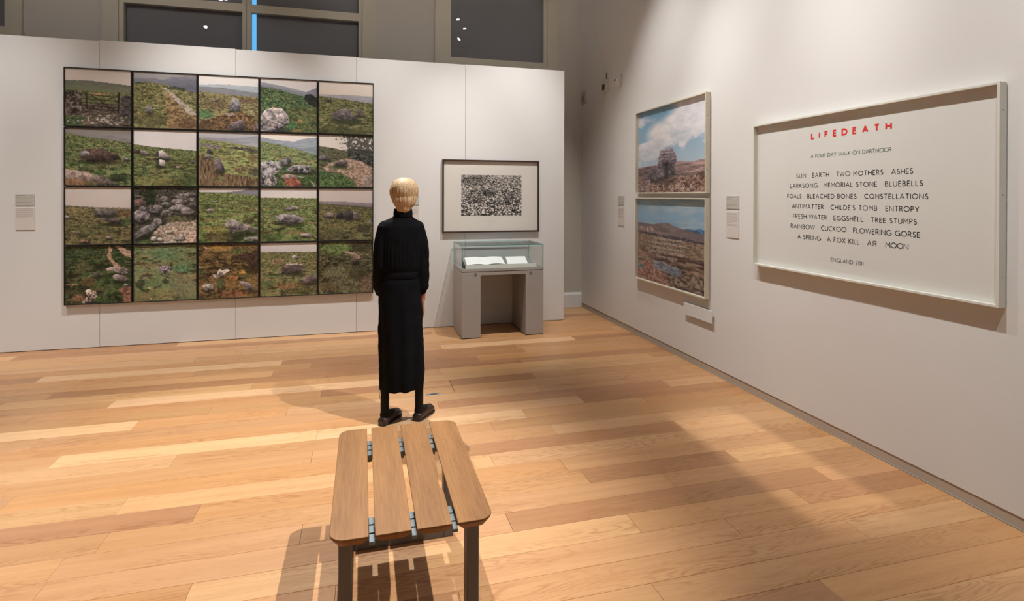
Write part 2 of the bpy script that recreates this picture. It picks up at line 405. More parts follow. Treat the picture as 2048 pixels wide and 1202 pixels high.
# ------------------------------------------------------------------ far wall with its windows
ZT = 5.3
wb = MB()
for a, b in ((-7, -4.9), (-3.52, -2.62), (-.02, .95), (2.43, 2.90)): wb.box(a, b, YB, YB+.3, 0, 5.6)
for a, b, z in ((-4.9, -3.52, 3.2), (-2.62, -.02, 2.5), (.95, 2.43, 3.2)):
    wb.box(a, b, YB, YB+.3, 0, z); wb.box(a, b, YB, YB+.3, ZT, 5.6)
part('wall_back', wb, M_TAUPE, kind='structure')
part('baseboard_back', MB().prism([(YB, 0), (YB-.022, 0), (YB-.022, .17), (YB-.014, .185), (YB-.010, .20), (YB, .20)], -6.9, XR-.001, axis='x'), M_WHITE, kind='structure')

def window(n, ox0, ox1, gx0, gx1, z0, parts_x, transoms, gap=None, sill=True):
    """architrave ox0..ox1, glazed field gx0..gx1, bottom z0"""
    W = thing('window_%d' % n, None, None, ((ox0+ox1)/2, YB, z0), kind='structure')
    part('architrave', MB().box(ox0, gx0-.045, YB-.035, YB-.0005, z0, ZT+.1), M_TRIM, W)
    part('architrave', MB().box(gx1+.045, ox1, YB-.035, YB-.0005, z0, ZT+.1), M_TRIM, W)
    part('head', MB().box(gx0-.045, gx1+.045, YB-.035, YB-.0005, ZT, ZT+.1), M_TRIM, W)
    if sill: part('window_sill', MB().box(ox0-.01, ox1+.01, YB-.06, YB-.0005, z0-.09, z0-.002), M_TRIM, W)
    part('sash', MB().box(gx0-.045, gx0, YB-.012, YB+.06, z0+.001, ZT), M_TRIM, W)
    part('sash', MB().box(gx1, gx1+.045, YB-.012, YB+.06, z0+.001, ZT), M_TRIM, W)
    part('bottom_rail', MB().box(gx0, gx1, YB-.012, YB+.06, z0+.001, z0+.048), M_TRIM, W)
    part('top_rail', MB().box(gx0, gx1, YB-.012, YB+.06, ZT-.05, ZT-.001), M_TRIM, W)
    xs = [gx0]+[q for p in parts_x for q in p]+[gx1]
    for a, b in parts_x:
        part('mullion', MB().box(a, (a+b)/2-.002, YB-.012, YB+.06, z0+.05, ZT-.052), M_TRIM, W)
        part('mullion', MB().box((a+b)/2+.002, b, YB-.012, YB+.06, z0+.05, ZT-.052), M_TRIM, W)
        part('joint', MB().box((a+b)/2-.002, (a+b)/2+.002, YB-.008, YB+.06, z0+.05, ZT-.052), M_GAP, W)
    for i in range(0, len(xs), 2):
        a, b = xs[i], xs[i+1]
        for t0, t1 in transoms: part('transom', MB().box(a, b, YB-.012, YB+.06, t0, t1), M_TRIM, W)
        zz = [z0+.048]+[q for t in transoms for q in t]+[ZT-.05]
        for j in range(0, len(zz), 2):
            part('pane', MB().box(a+.001, b-.001, YB+.035, YB+.041, zz[j]+.001, zz[j+1]-.001), M_WGLASS, W)
        g = gap if (gap and i == len(xs)-2) else 0
        part('blind', MB().box(a+g if g else a-.04, b+.04, YB+.075, YB+.09, z0-.04, ZT+.04), M_BLIND, W)
    return W
window(1, -2.75, .137, -2.55, -.058, 2.55, [(-1.354, -1.262)], [(3.622, 3.715)], gap=.045, sill=False)
window(2, .87, 2.51, 1.073, 2.313, 3.217, [], [])
window(3, -5.1, -3.478, -4.88, -3.64, 3.217, [], [])

# ------------------------------------------------------------------ display partition of six white panels
part('wall_left', MB().box(-7.2, -7, -4.2, 7.4, 0, 5.6), M_SIDE, kind='structure')
part('wall_rear', MB().box(-7, XR+.2, -4.4, -4.2, 0, 5.6), M_SIDE, kind='structure')
part('ceiling', MB().box(-7.2, XR+.2, -4.4, 7.4, 5.6, 5.8), M_CEIL, kind='structure')
wf = thing('wall_front', None, None, (-2.3, YP+.05, 0), kind='structure')
px = [-6.9, -4.93, -3.715, -2.499, -1.281, -.073, 1.134, 2.344]
tops = [3.018, 3.02, 3.010, 3.018, 3.013, 3.008, 3.011]
for i in range(7):
    part('panel', MB().cbox(px[i]+.0012, px[i+1]-.0012, YP, YP+.10, .006, tops[i], .0012), M_WHITE, wf)
part('plinth', MB().box(-6.88, 2.33, YP+.012, YP+.09, 0, .006), M_GAP, wf)
part('core', MB().box(-6.88, 2.33, YP+.004, YP+.096, .01, 2.99), M_GAP, wf)

# ------------------------------------------------------------------ picture painter (flat prints, colours per vertex)
_tab = {}
def vn(x, y, s):
    if s not in _tab: _tab[s] = np.random.RandomState(s).rand(256, 256)
    T = _tab[s]; xi = np.floor(x).astype(int); yi = np.floor(y).astype(int); fx = x-xi; fy = y-yi
    fx = fx*fx*(3-2*fx); fy = fy*fy*(3-2*fy)
    a = T[xi & 255, yi & 255]; b = T[(xi+1) & 255, yi & 255]; c = T[xi & 255, (yi+1) & 255]; d = T[(xi+1) & 255, (yi+1) & 255]
    return (a*(1-fx)+b*fx)*(1-fy)+(c*(1-fx)+d*fx)*fy
def fbm(x, y, s, o=4, g=.55):
    t = 0; a = 1; n = 0
    for k in range(o): t = t+a*vn(x*2**k+13.1*k, y*2**k+7.7*k, s+k); n += a; a *= g
    return t/n
class Canvas:
    def __init__(s, nx, ny, seed):
        s.nx, s.ny, s.seed = nx, ny, seed
        s.u, s.v = np.meshgrid(np.linspace(0, 1, nx), np.linspace(0, 1, ny))
        s.c = np.zeros((ny, nx, 3)); s.k = seed*40+1; s.asp = 1.0
    def nk(s): s.k += 5; return s.k
    def put(s, m, col): s.c = s.c*(1-m[..., None])+col*m[..., None]
    def pal(s, t, cols):
        t = np.clip(t, 0, .999)*(len(cols)-1); i = t.astype(int); f = (t-i)[..., None]; C = np.array(cols, float)
        return C[i]*(1-f)+C[np.minimum(i+1, len(cols)-1)]*f
    def inside(s, pts, w=.012, fr=22):
        k = s.nk(); U = s.u+(fbm(s.u*fr, s.v*fr, k, 3)-.5)*w*2; V = s.v+(fbm(s.u*fr, s.v*fr, k+2, 3)-.5)*w*2
        m = np.zeros(U.shape, bool); n = len(pts)
        for i in range(n):
            x0, y0 = pts[i]; x1, y1 = pts[(i+1) % n]
            if y0 == y1: continue
            m ^= ((V < y0) != (V < y1)) & (U < (x1-x0)*(V-y0)/(y1-y0)+x0)
        return m.astype(float)
    def S(s, a, b, v1=.4, n=.02):
        t = np.clip(s.v/v1, 0, 1)[..., None]; k = s.nk()
        s.c = (np.array(a)*(1-t)+np.array(b)*t)*(1+(fbm(s.u*3, s.v*5, k)-.5)[..., None]*n*2)
    def top(s, pts): xs, ys = zip(*pts); return np.interp(s.u, xs, ys)
    def H(s, pts, a, b=None, n=.12):          # smooth distant hill
        T = s.top(pts); m = (s.v > T+(vn(s.u*30, s.u*0, s.nk())-.5)*.006).astype(float); b = b or a
        t = np.clip((s.v-T)/.2, 0, 1)[..., None]; k = s.nk()
        s.put(m, (np.array(a)*(1-t)+np.array(b)*t)*(1+(fbm(s.u*9, s.v*40, k)-.5)[..., None]*n*2))
    def G(s, pts, cols, con=1.5, x=None):             # rough grass running away in perspective
        T = s.top(pts); k = s.nk(); m = (s.v > T+(fbm(s.u*40, s.u*0, k, 2)-.5)*.012).astype(float)
        d = np.clip(s.v-T.min()+.10, .05, 2); P = (s.u-.5)/d*4; Q = 4/d
        n = .38*fbm(P*1.3+50, Q*2.2, k+1, 4)+.34*fbm(s.u*26, s.v*48, k+2, 3, .7)+.28*vn(s.u*75+3, s.v*60, k+3)
        c = s.pal(.5+(n-.5)*con*1.75, cols); b = np.clip((fbm(P*.9+9, Q*1.7, k+6, 4, .6)-.50)*4.5, 0, .6)[..., None]
        e = np.clip((fbm(P*2+19, Q*4, k+9, 3, .6)-.56)*5, 0, .5)[..., None]
        c = c*(1-b)+b*(c.mean(-1, keepdims=True)*np.array((1.22, 1.02, .66))); c = c*(1-e*.9)
        s.put(m if x is None else m*x, c)
    def P(s, pts, cols, fr=(30, 40), con=1.3, w=.015, al=1.0):
        if not isinstance(cols[0], (tuple, list)): cols = [tuple(q*.62 for q in cols), cols, tuple(min(255, q*1.3) for q in cols)]
        m = s.inside(pts, w); k = s.nk(); n = fbm(s.u*fr[0], s.v*fr[1], k, 3, .7)
        s.put(m*al, s.pal(.5+(n-.5)*con*1.6, cols))
    def E(s, cx, cy, rx, ry, cols, **q):      # soft-edged patch
        if not isinstance(cols[0], (tuple, list)): cols = [tuple(a*.6 for a in cols), cols, tuple(min(255, a*1.35) for a in cols)]
        k = s.nk(); d = ((s.u-cx)/rx)**2+((s.v-cy)/ry)**2+(fbm(s.u*20, s.v*24, k, 3)-.5)*1.5
        n = fbm(s.u*36, s.v*46, k+1, 3, .7); s.put(np.clip((1.15-d)*1.6, 0, 1)*q.get('al', .75), s.pal(.5+(n-.5)*2, cols))
    def R(s, pts, col, con=1.0, lich=.35, sh=.7, split=None):          # rock
        if not isinstance(pts[0], (tuple, list)):
            cx, cy, rx, ry = pts; pts = [(cx+rx*math.cos(a*PI/5), cy+ry*math.sin(a*PI/5)) for a in range(10)]
        xs, ys = zip(*pts); cx = (min(xs)+max(xs))/2; cy = (min(ys)+max(ys))/2; rx = (max(xs)-min(xs))/2+.001; ry = (max(ys)-min(ys))/2+.001
        d = ((s.u-cx-.01)/(rx*1.15))**2+((s.v-max(ys)+.004)/(ry*.45+.008))**2
        s.put(np.clip(1.2-d, 0, 1)*sh, np.array((28, 30, 20)))
        m = s.inside(pts, .010, 30); k = s.nk(); X = (s.u-cx)/rx; Y = (s.v-cy)/ry
        L = .85-.38*Y-.10*X+(fbm(s.u*14, s.v*16, k, 4, .65)-.5)*1.1*con
        if split is not None: L = np.where(X < split, L*.42, L*1.12)
        L = L+lich*((fbm(s.u*50, s.v*50, k+4, 2)-.5)*1.6)
        s.put(m, np.clip(np.array(col)*.92*np.clip(L, .16, 1.4)[..., None], 0, 250))
    def L(s, a, b, wd, col):
        ax, ay = a; bx, by = b; dx, dy = bx-ax, by-ay; t = np.clip(((s.u-ax)*dx+(s.v-ay)*dy)/(dx*dx+dy*dy), 0, 1)
        d = np.hypot(s.u-ax-t*dx, s.v-ay-t*dy); s.put(np.clip((wd-d)/.006+.5, 0, 1), np.array(col)*(1+(fbm(s.u*40, s.v*40, s.nk())-.5)[..., None]*.4))
    def K(s, box, n, r, col, dark=None):         # loose stones
        rr = random.Random(s.nk())
        for i in range(n):
            cx = rr.uniform(box[0], box[2]); cy = rr.uniform(box[1], box[3]); q = r*rr.uniform(.4, 1.2)*(.5+.8*cy)
            d = ((s.u-cx)/q)**2+((s.v-cy)/(q*.5))**2; f = rr.uniform(.7, 1.15)
            s.put(np.clip(1.3-((s.u-cx)/q)**2-((s.v-cy-q*.25)/(q*.6))**2, 0, 1)*.6, np.array((40, 36, 30)))
            s.put(np.clip((1-d)*3, 0, 1), np.clip(np.array(col)*f, 0, 245))
GAIN = 1.0
def print_mesh(cv, place):
    """place(u,v)->xyz arrays"""
    a = np.clip(cv.c/255, 0, 1); l = np.where(a <= .04045, a/12.92, ((a+.055)/1.055)**2.4)*GAIN*PG
    lum = (l*np.array((.2126,.7152,.0722))).sum(-1, keepdims=True); l = (lum*.17+l*.83)*np.array((1.04, 1.0, .99)); l = np.clip(l, 0, .9)
    X, Y, Z = place(cv.u, cv.v); co = np.stack([X, Y, Z], -1).reshape(-1, 3)
    nx, ny = cv.nx, cv.ny; i = np.arange(ny*nx).reshape(ny, nx)
    q = np.stack([i[:-1,:-1], i[1:,:-1], i[1:,1:], i[:-1,1:]], -1).reshape(-1, 4)
    me = bpy.data.meshes.new('print'); me.from_pydata(co.tolist(), [], q.tolist())
    ca = me.color_attributes.new('Col', 'FLOAT_COLOR', 'POINT')
    ca.data.foreach_set('color', np.concatenate([l.reshape(-1, 3), np.ones((ny*nx, 1))], 1).astype(np.float32).ravel())
    me.materials.append(M_PRINT); me.update(); return me
PG = 1.32
GR = [(38,46,22),(84,95,48),(128,136,78)]; BG_ = [(66,88,36),(106,128,62),(156,166,98)]; OL = [(58,58,30),(104,104,60),(148,142,94)]
DG = [(24,38,18),(58,78,38),(100,114,64)]; BR = [(48,36,22),(104,80,48),(160,122,72)]
def W0(c):  # gate
    c.S((176,164,154),(180,168,158)); c.H([(0,.21),(.35,.2),(.65,.225),(1,.26)],(92,92,80),(98,104,72)); c.G([(0,.37),(1,.40)],[(70,78,40),(100,112,56),(128,122,72)])
    c.E(.52,.435,.14,.02,(150,105,80)); c.G([(0,.62),(1,.6)],[(42,34,30),(84,72,62),(128,114,102)])
    c.P([(0,.84),(.2,.82),(.34,.88),(.3,1),(0,1)],[(30,40,20),(60,80,40),(84,98,56)]); c.E(.36,.93,.12,.05,(128,94,76))
    c.P([(0,.40),(.06,.38),(.13,.40),(.25,.41),(.25,.78),(.1,.8),(0,.79)],[(26,20,18),(66,54,48),(120,108,100)],(26,30),1.7)
    c.P([(.84,.48),(.9,.44),(.95,.44),(1,.47),(1,.84),(.84,.79)],[(34,28,28),(62,54,52),(86,80,78)],(14,60)); c.E(.6,.9,.4,.05,(88,76,68),al=.6)
    c.K((.32,.80,.98,.98),46,.024,(168,156,142)); c.K((.02,.85,.3,.97),8,.016,(180,175,160))
    g = (40,32,26)
    for a, b in (((.25,.44),(.8,.475)),((.25,.52),(.8,.55)),((.25,.585),(.8,.61)),((.25,.64),(.8,.66)),((.25,.69),(.8,.715)),((.38,.45),(.74,.705)),((.8,.44),(.36,.695))): c.L(a, b, .007, g)
    c.L((.315,.415),(.325,.69),.011,g); c.L((.81,.40),(.80,.75),.016,g)
def W1(c):
    c.S((140,136,136),(120,120,126)); c.H([(0,.12),(.3,.1),(.45,.13),(.6,.06),(1,.03)],(112,112,120),(84,86,100)); c.G([(0,.2),(.25,.17),(.5,.21),(.75,.28),(1,.33)],[(60,62,30),(108,110,58),(156,150,92)])
    c.E(.68,.27,.16,.035,(50,54,38)); c.E(.1,.2,.08,.02,(56,60,40)); c.P([(.48,.3),(.62,.45),(.8,.66),(1,.8),(1,1),(.5,1),(.52,.7)],[(70,52,34),(122,98,60),(160,136,88)])
    c.P([(.46,.26),(.51,.26),(.72,.45),(.98,.68),(1,.75),(.88,.73),(.72,.56),(.6,.42)],[(112,98,90),(152,138,126),(176,164,152)]); c.R([(.17,.7),(.2,.62),(.26,.6),(.3,.66),(.28,.72)],(140,130,132)); c.E(.25,.85,.3,.14,(74,74,44),al=.6); c.E(.85,.9,.2,.1,(90,66,44),al=.7)
def W2(c):
    c.S((200,196,192),(192,192,192)); c.H([(0,.18),(.5,.15),(1,.17)],(150,160,170)); c.H([(0,.21),(.4,.21),(.7,.26),(1,.28)],(112,114,122),(120,122,124)); c.G([(0,.30),(1,.37)],[(72,66,38),(122,116,70),(160,152,104)])
    c.E(.3,.53,.18,.07,(104,84,58)); c.R((.27,.45,.05,.025),(112,100,92)); c.R([(.5,.60),(.54,.45),(.6,.39),(.66,.42),(.70,.55),(.69,.65),(.58,.65)],(128,124,130)); c.E(.82,.44,.15,.05,(100,72,56)); c.E(.1,.72,.14,.08,(62,112,62))
    c.P([(0,.9),(.3,.74),(.5,.68),(.7,.64),(.85,.72),(1,.8),(1,1),(0,1)],BR); c.E(.53,.70,.1,.03,(150,138,130)); c.R([(.48,1),(.5,.9),(.6,.83),(.72,.79),(.78,.9),(.77,1)],(118,102,106)); c.R([(.92,.88),(1,.84),(1,1),(.93,1)],(158,144,144)); c.E(.1,.92,.12,.1,(72,58,40))
def W3(c):
    c.S((190,184,182),(180,178,180)); c.H([(0,.07),(.4,.13),(.8,.22),(1,.14)],(126,128,140)); c.H([(.0,.12),(.5,.2),(.78,.28),(.85,.2),(1,.13)],(112,114,126)); c.G([(0,.16),(.3,.19),(.6,.27),(1,.36)],[(28,52,26),(66,98,54),(112,132,80)])
    c.P([(.76,.34),(.79,.27),(.9,.26),(1,.32),(1,.52),(.86,.46)],(34,36,32)); c.P([(.5,.5),(1,.5),(1,1),(.5,1)],[(28,38,18),(72,84,40),(128,112,62)],al=.75)
    c.R([(0,.72),(.08,.6),(.22,.54),(.38,.56),(.48,.68),(.51,.8),(.42,.92),(.3,1),(0,1)],(160,150,150),1.3,.5); c.E(.21,.57,.03,.02,(196,150,100)); c.E(.64,.97,.07,.03,(160,104,66)); c.E(.7,.8,.05,.05,(128,98,58)); c.E(.56,.88,.08,.08,(50,96,56))
def W4(c):
    c.S((192,184,176),(186,172,158),.3); c.H([(0,.25),(.6,.24),(1,.25)],(142,142,148),(120,120,132)); c.G([(0,.28),(.5,.33),(1,.39)],[(54,60,28),(98,106,54),(136,132,84)])
    c.R((.17,.36,.07,.022),(84,80,84)); c.R([(.66,.52),(.71,.49),(.80,.58),(.84,.63),(.77,.65)],(104,98,104)); c.R([(.2,.67),(.26,.59),(.4,.52),(.5,.49),(.58,.55),(.68,.66),(.76,.75),(.5,.73),(.34,.72)],(116,108,108)); c.E(.5,.78,.3,.06,(50,58,28)); c.E(.4,.95,.6,.1,(60,60,32),al=.6)
def W5(c):
    c.S((120,112,104),(150,150,152)); c.H([(0,.05),(.3,.1),(.6,.1),(1,.18)],(120,116,116)); c.H([(.0,.07),(.35,.15),(.6,.17),(1,.25)],(110,100,88),(96,94,80)); c.G([(0,.10),(.4,.16),(1,.24)],[(46,62,28),(92,110,58),(138,142,88)])
    c.R([(.2,.50),(.24,.42),(.36,.36),(.5,.34),(.65,.40),(.8,.46),(.84,.54),(.6,.57),(.4,.59),(.26,.57)],(92,72,64),1.3); c.R((.29,.44,.08,.05),(150,142,140),sh=0); c.R((.92,.53,.045,.025),(132,122,124)); c.K((.4,.33,.75,.36),5,.018,(170,160,145))
    c.R([(0,.72),(.2,.74),(.45,.81),(.7,.9),(.82,1),(0,1)],(160,138,128),.8,.4,0); c.E(.1,.97,.25,.1,(136,98,58)); c.E(.82,.85,.2,.08,(40,48,26)); c.E(.4,.97,.14,.06,(96,88,50))
def W6(c):
    c.S((196,193,194),(198,196,196)); c.G([(0,.26),(.3,.30),(1,.355)],[(60,78,36),(98,116,60),(134,140,84)]); c.R((.16,.41,.07,.045),(140,124,122)); c.R([(.3,.45),(.37,.38),(.45,.36),(.57,.47),(.56,.53),(.37,.48)],(176,164,160),.5,.3,.8,-.3); c.R([(.33,.57),(.41,.53),(.5,.54),(.49,.66),(.4,.62)],(188,180,172),.5,.2,.8,-.2)
    c.R((.05,.39,.06,.03),(80,66,62)); c.E(.3,.49,.12,.012,(168,130,80)); c.E(.62,.65,.12,.03,(72,58,44)); c.R((.70,.66,.028,.022),(190,180,170)); c.R((.94,.56,.035,.03),(92,86,88)); c.E(.3,.92,.4,.1,(126,118,62),al=.5); c.E(.85,.9,.2,.1,(60,76,40),al=.6)
def W7(c):
    c.S((170,170,174),(150,152,160),.25); c.H([(0,.1),(.5,.12),(.75,.09),(1,.05)],(132,134,146),(150,154,160)); c.G([(0,.13),(.5,.19),(1,.27)],[(82,96,42),(128,142,74),(170,172,108)])
    c.P([(0,.2),(.2,.23),(.38,.27),(.36,.32),(.1,.27),(0,.26)],(112,104,104)); c.P([(.44,.28),(.6,.26),(.85,.28),(1,.32),(1,.36),(.8,.33),(.6,.31)],(78,70,66)); c.R([(.12,.39),(.15,.31),(.19,.31),(.22,.39)],(92,88,98)); c.E(.45,.37,.09,.02,(66,76,44)); c.E(.7,.4,.08,.025,(80,88,52)); c.E(.9,.47,.09,.1,(106,88,58)); c.E(.9,.36,.06,.04,(60,62,40))
    c.P([(0,.42),(.14,.45),(.28,.55),(.32,.78),(.5,.78),(.8,.8),(1,.86),(1,1),(0,1)],[(54,42,30),(112,90,64),(150,130,98)],(60,12),1.1); c.R([(.27,.52),(.32,.46),(.37,.52),(.43,.68),(.40,.74),(.3,.68),(.25,.6)],(112,102,116)); c.R((.16,.47,.08,.03),(128,120,134),sh=0); c.E(.28,.57,.03,.015,(190,160,140)); c.E(.68,.7,.11,.05,(112,86,66)); c.E(.92,.73,.1,.1,(70,62,56)); c.E(.36,.87,.1,.05,(112,116,58)); c.K((.72,.8,.95,.86),6,.008,(220,215,190))
def W8(c):
    c.S((212,204,192),(190,188,190),.25); c.H([(0,.07),(.3,.12),(.6,.14),(.7,.1),(.85,.07),(1,.05)],(132,142,156),(140,152,160)); c.H([(0,.14),(.4,.2),(.7,.26),(.85,.24),(1,.22)],(120,134,140)); c.G([(0,.15),(.35,.21),(.7,.30),(1,.40)],[(74,98,54),(112,134,76),(144,154,104)])
    c.E(.75,.37,.1,.02,(70,76,64)); c.P([(0,.6),(1,.62),(1,1),(0,1)],DG,al=.8); c.R([(0,.54),(.16,.51),(.35,.53),(.42,.6),(.33,.72),(.2,.78),(.05,1),(0,1)],(140,136,138),2,.9,0); c.R([(.34,.52),(.42,.46),(.51,.44),(.55,.55),(.44,.60),(.37,.58)],(112,108,114),1.4); c.R([(.44,.68),(.56,.60),(.7,.58),(.85,.6),(.97,.7),(.8,.74),(.6,.73)],(146,142,146),1.8,.8)
    c.R([(.06,.9),(.18,.74),(.3,.86),(.27,.98),(.1,1)],(150,144,142),1.8,.7,0); c.R([(.36,.80),(.46,.76),(.62,.78),(.66,.84),(.44,.88)],(160,134,126)); c.P([(.42,.86),(.6,.82),(.7,.9),(.73,1),(.45,1)],[(84,44,34),(136,74,58),(176,112,90)]); c.L((.66,.8),(.82,.84),.008,(170,160,150)); c.L((.88,.88),(.97,1),.008,(170,164,156)); c.E(.85,.85,.12,.05,(50,80,38)); c.E(.4,.66,.05,.04,(52,88,44))
def W9(c):
    c.S((196,188,182),(196,188,180)); c.G([(0,.21),(.3,.25),(.5,.31),(1,.4)],[(58,66,40),(88,94,66),(112,110,84)]); c.P([(.52,.27),(.7,.25),(1,.28),(1,.6),(.75,.5),(.52,.4)],[(26,28,26),(58,60,56),(96,98,92)],(34,34),1.7)
    k = c.nk(); t = fbm(c.u*22, c.v*26, k, 3, .7); c.put(.85*((t > .42+.9*np.clip(.5-c.u+c.v*.45, 0, 1)) & (c.v < .34) & (c.u > .25+.55*c.v)).astype(float), np.array((58,60,54)))
    c.P([(.06,.62),(.25,.52),(.5,.44),(.8,.5),(1,.62),(1,1),(.72,1),(.62,.84),(.4,.72),(.15,.7)],[(104,82,66),(152,126,108),(186,166,148)]); c.R([(.0,.46),(.02,.4),(.1,.39),(.2,.44),(.1,.48)],(118,112,118)); c.E(.35,.62,.18,.05,(70,88,44)); c.R([(.27,.56),(.36,.50),(.5,.48),(.54,.53),(.44,.60),(.34,.58)],(90,84,86))
    c.P([(0,.72),(.3,.73),(.5,.80),(.68,.96),(.7,1),(0,1)],[(34,52,24),(66,94,46),(104,124,66)]); c.E(.92,.9,.1,.15,(124,116,118),al=.6); c.K((.7,.5,.98,.75),14,.012,(176,164,156)); c.E(.05,.53,.08,.03,(60,84,40))
def W10(c):
    c.S((184,176,170),(182,172,166)); c.H([(0,.31),(.4,.34),(1,.36)],(130,118,104)); c.G([(0,.32),(.25,.34),(1,.39)],[(56,58,30),(104,100,60),(144,128,84)]); c.E(.85,.45,.2,.05,(96,72,48)); c.E(.1,.4,.15,.05,(128,112,70))
    c.R([(.51,.52),(.68,.50),(.84,.54),(.88,.62),(.85,.66),(.7,.63),(.52,.57)],(98,86,80)); c.R([(.42,.41),(.46,.37),(.76,.38),(.79,.42),(.77,.48),(.5,.51),(.45,.48)],(112,104,100),1.2); c.E(.5,.5,.06,.012,(40,34,26)); c.R((.03,.52,.05,.03),(150,134,130)); c.R([(.08,.76),(.18,.76),(.25,.80),(.15,.81)],(176,148,130)); c.R([(.62,.86),(.7,.85),(.71,.91),(.6,.91)],(172,148,136)); c.R((.28,.94,.06,.025),(158,120,96)); c.E(.93,.62,.08,.05,(56,84,40)); c.E(.4,.75,.4,.1,(84,92,50),al=.5)
def W11(c):
    c.P([(-.1,-.1),(1.1,-.1),(1.1,1.1),(-.1,1.1)],[(26,26,22),(64,62,52),(96,92,76)]); c.K((.02,.02,.98,.2),34,.014,(176,184,178)); c.P([(.2,0),(.32,0),(.34,.3),(.2,.28)],(34,44,28)); c.R([(0,.22),(.12,.2),(.2,.28),(.02,.36)],(110,86,80))
    for q in ((.78,.15,.13,.05),(.72,.25,.14,.05),(.9,.12,.1,.04),(.48,.2,.08,.05),(.5,.3,.07,.05),(.34,.38,.12,.07),(.72,.36,.13,.06),(.52,.46,.1,.06),(.85,.42,.12,.07),(.12,.5,.13,.12),(.14,.37,.06,.04),(.95,.3,.07,.06),(.9,.22,.06,.04),(.6,.38,.05,.03)): c.R(q,(136,128,130),1.4)
    c.E(.66,.57,.22,.07,(104,102,66)); c.P([(.2,.95),(.4,.7),(.6,.62),(.9,.62),(1,.58),(1,1),(.05,1)],[(112,98,84),(168,152,132),(204,192,176)],(44,44),1.7); c.P([(.8,.8),(1,.72),(1,1),(.78,1)],(180,156,138)); c.R([(0,.84),(.1,.74),(.3,.62),(.32,.53),(.42,.56),(.44,.62),(.3,.75),(.06,.9),(0,.92)],(142,136,138),1.2)
    c.R((.32,.92,.06,.04),(190,184,176)); c.R((.42,.93,.05,.035),(196,188,180)); c.R((.72,.9,.1,.05),(192,182,170)); c.R((.56,.8,.06,.03),(196,186,170)); c.E(.2,.97,.12,.04,(70,96,44)); c.E(.62,.34,.01,.01,(200,150,110))
def W12(c):
    c.S((194,190,192),(196,192,192)); c.H([(.4,.08),(.7,.05),(.85,.0),(1,.0)],(120,120,130)); c.G([(0,.07),(.5,.09),(1,.14)],BG_); c.K((.05,.08,.7,.2),14,.014,(190,182,178)); c.E(.18,.33,.12,.035,(64,80,42)); c.E(.8,.27,.12,.04,(76,80,44)); c.E(.85,.4,.12,.05,(90,80,50)); c.R((.27,.24,.04,.015),(190,180,175)); c.R((.2,.41,.07,.03),(158,150,148)); c.E(.55,.38,.04,.02,(60,70,40)); c.E(.67,.43,.07,.02,(104,108,62))
    c.E(.3,.78,.26,.1,(134,130,60)); c.E(.3,.9,.24,.1,(92,82,46)); c.R([(.42,.66),(.5,.58),(.58,.57),(.68,.64),(.85,.70),(1,.78),(.99,.82),(.8,.78),(.62,.80),(.58,.86),(.5,.78)],(146,136,136),1.2); c.R([(.76,.93),(.9,.91),(1,.92),(1,.99),(.78,.98)],(150,146,136)); c.E(.85,.62,.14,.05,(66,62,42)); c.E(.65,.95,.1,.05,(40,44,22))
def W13(c):
    c.S((194,190,188),(196,192,190)); c.G([(0,.17),(.6,.18),(1,.185)],[(66,86,40),(104,124,62),(146,154,94)]); c.R([(.38,.39),(.45,.37),(.6,.33),(.67,.36),(.66,.39),(.5,.41)],(150,142,140)); c.K((.4,.3,.55,.34),4,.014,(170,160,158)); c.R([(.25,.53),(.36,.49),(.52,.49),(.68,.52),(.78,.6),(.72,.65),(.5,.67),(.32,.63)],(148,140,144),1.2)
    c.E(.6,.72,.2,.03,(44,56,26)); c.E(.6,.84,.3,.03,(116,96,54)); c.R([(.68,.86),(.85,.86),(.94,.91),(.9,.94),(.74,.9)],(150,142,146)); c.E(.2,.92,.25,.08,(60,82,36),al=.6); c.E(.1,.3,.08,.02,(70,84,44))
def W14(c):
    c.S((184,174,168),(178,168,166),.3); c.H([(0,.24),(.5,.25),(1,.28)],(130,122,126),(112,104,108)); c.H([(0,.28),(1,.33)],(112,104,104)); c.G([(0,.30),(.5,.32),(1,.37)],[(60,62,32),(98,100,56),(130,126,82)]); c.L((0,.29),(1,.37),.004,(50,44,40)); c.L((.3,.38),(1,.42),.005,(60,56,40))
    c.R([(.08,.54),(.14,.46),(.24,.43),(.3,.5),(.26,.56),(.14,.55)],(120,108,100),1.5); c.R([(.63,.45),(.7,.46),(.77,.53),(.73,.6),(.62,.6)],(124,114,106)); c.R([(.3,.56),(.35,.46),(.44,.45),(.45,.58)],(60,54,58),.5,.15); c.R([(.44,.58),(.47,.44),(.63,.44),(.64,.6),(.5,.59)],(66,60,62),.5,.15); c.E(.4,.72,.3,.04,(112,104,56)); c.E(.85,.78,.13,.1,(52,48,38)); c.E(.2,.9,.3,.1,(76,72,48),al=.6); c.E(.95,.64,.06,.03,(120,120,130))
